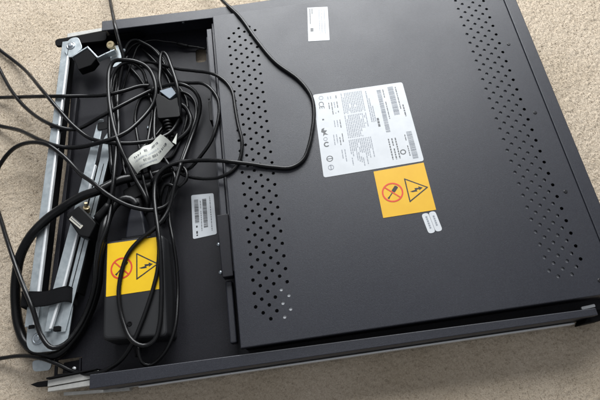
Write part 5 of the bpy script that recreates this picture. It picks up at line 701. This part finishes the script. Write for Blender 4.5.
# monitor plug with thumb screw
t = ROOT['video']
mb = MB(); mb.prism(quad_round([(-198, -212.5), (-183, -202.5), (-163, -226.5), (-171, -243), (-182, -239)], 2.5), 36.1, 48)
mb.build('monitor_plug', M['plastic'], t, 1.6, 3)
mb = MB(); mb.prism([(-193.5, -218), (-190.5, -214.5), (-177.5, -228), (-180.5, -231.5)], 48, 48.3)
for q in (0, 1.5): mb.prism([(-191.9+q, -217.2+q*.9), (-191.2+q, -216.5+q*.9), (-180.2+q, -228+q*.9), (-180.9+q, -228.7+q*.9)], 48.3, 48.36, 1)
mb.build('plug_print', [M['tan'], M['ink_grey']], t)
pts = CABLES['video'][1]; mb = MB(); mb.tube(pts[0:6], [4.8, 4.8, 4.4, 4.0, 3.6, 3.2], 14); mb.build('strain_relief', M['plastic'], t)
mb = MB(); mb.lathe((-178, -206, 41), [(2.4, -3), (3.9, -2.9), (3.9, 3), (3.0, 3.6), (2.0, 3.6), (1.8, 9)], (.25, .5, .75), 12, smooth=False); mb.build('thumb_screw', M['brass'], t)
# rectangular plug at the end of the arched video cable
t = ROOT['loop_h']
mb = MB(); mb.prism(quad_round([(-142, -183), (-124, -175), (-117, -191), (-138, -200)], 2.5), 16, 30)
mb.build('plug_body', M['plastic'], t, 1.4, 3)
mb = MB(); mb.lathe((-122, -182, 23), [(6, 0), (5.6, 8), (4.6, 10), (4.2, 22), (3.4, 26)], (.93, .36, .02), 16); mb.build('strain_relief', M['plastic'], t)
# inline heat-shrink on the thin lead
pts = CABLES['thin_wire'][1]; t = ROOT['thin_wire']
k = int(len(pts)*.76); mb = MB(); mb.tube(pts[k:k+5], [2.2]*5, 10); mb.build('sleeve', M['plastic'], t)

# paper flag folded round the tagged lead
t = ROOT['wire_r']
mb = MB(); N = 14
c0, c1 = [(-133, -147), (-119, -139.5), (-113, -131.5), (-104, -125), (-94, -119.5)], [(-122, -168), (-112, -163), (-104, -158), (-96, -152.5), (-78.5, -137)]
def along(P, s):
    f = s*(len(P)-1); i = min(int(f), len(P)-2); u = f-i; return (P[i][0]*(1-u)+P[i+1][0]*u, P[i][1]*(1-u)+P[i+1][1]*u)
def tagpt(s, w, lift=0):
    a, b = along(c0, s), along(c1, s)
    z = 36+4.2*math.sin(s*6.4+.2)+4.5*math.sin(w*2.8)+.8*math.sin(s*17+w*6)-2*w
    return (a[0]*(1-w)+b[0]*w, a[1]*(1-w)+b[1]*w, z+lift)
for lift, fl in ((0, True), (.35, False)):
    vs = [tagpt(i/N, j/6, lift) for i in range(N+1) for j in range(7)]
    fs = [[i*7+j, i*7+j+1, (i+1)*7+j+1, (i+1)*7+j] for i in range(N) for j in range(6)]
    mb.add(vs, [f if fl is False else f[::-1] for f in fs], 0, True)
rr = random.Random(5)
for w0, wd, s0, s1, m_ in ((.22, .13, .12, .30, 1), (.22, .13, .42, .52, 1), (.22, .13, .6, .85, 1), (.5, .07, .1, .8, 2), (.66, .1, .3, .5, 1), (.66, .1, .58, .92, 1), (.84, .05, .15, .7, 2)):
    s = s0
    while s < s1:
        l = rr.uniform(.008, .03); g = [tagpt(s, w0, .5), tagpt(s+l, w0, .5), tagpt(s+l, w0+wd, .5), tagpt(s, w0+wd, .5)]
        mb.add(g, [[0, 3, 2, 1]], m_); s += l+rr.uniform(.008, .02)
mb.build('paper_tag', [M['paper'], M['ink_grey'], M['ink_pale']], t)
mb = MB(); mb.add([(-81, -131, 34), (-75, -119, 33), (-76, -136, 36), (-81, -131, 33.6), (-75, -119, 32.6), (-76, -136, 35.6)], [[0, 2, 1], [3, 4, 5], [0, 1, 4, 3], [1, 2, 5, 4], [2, 0, 3, 5]])
mb.build('tag_end', M['paper'], t)
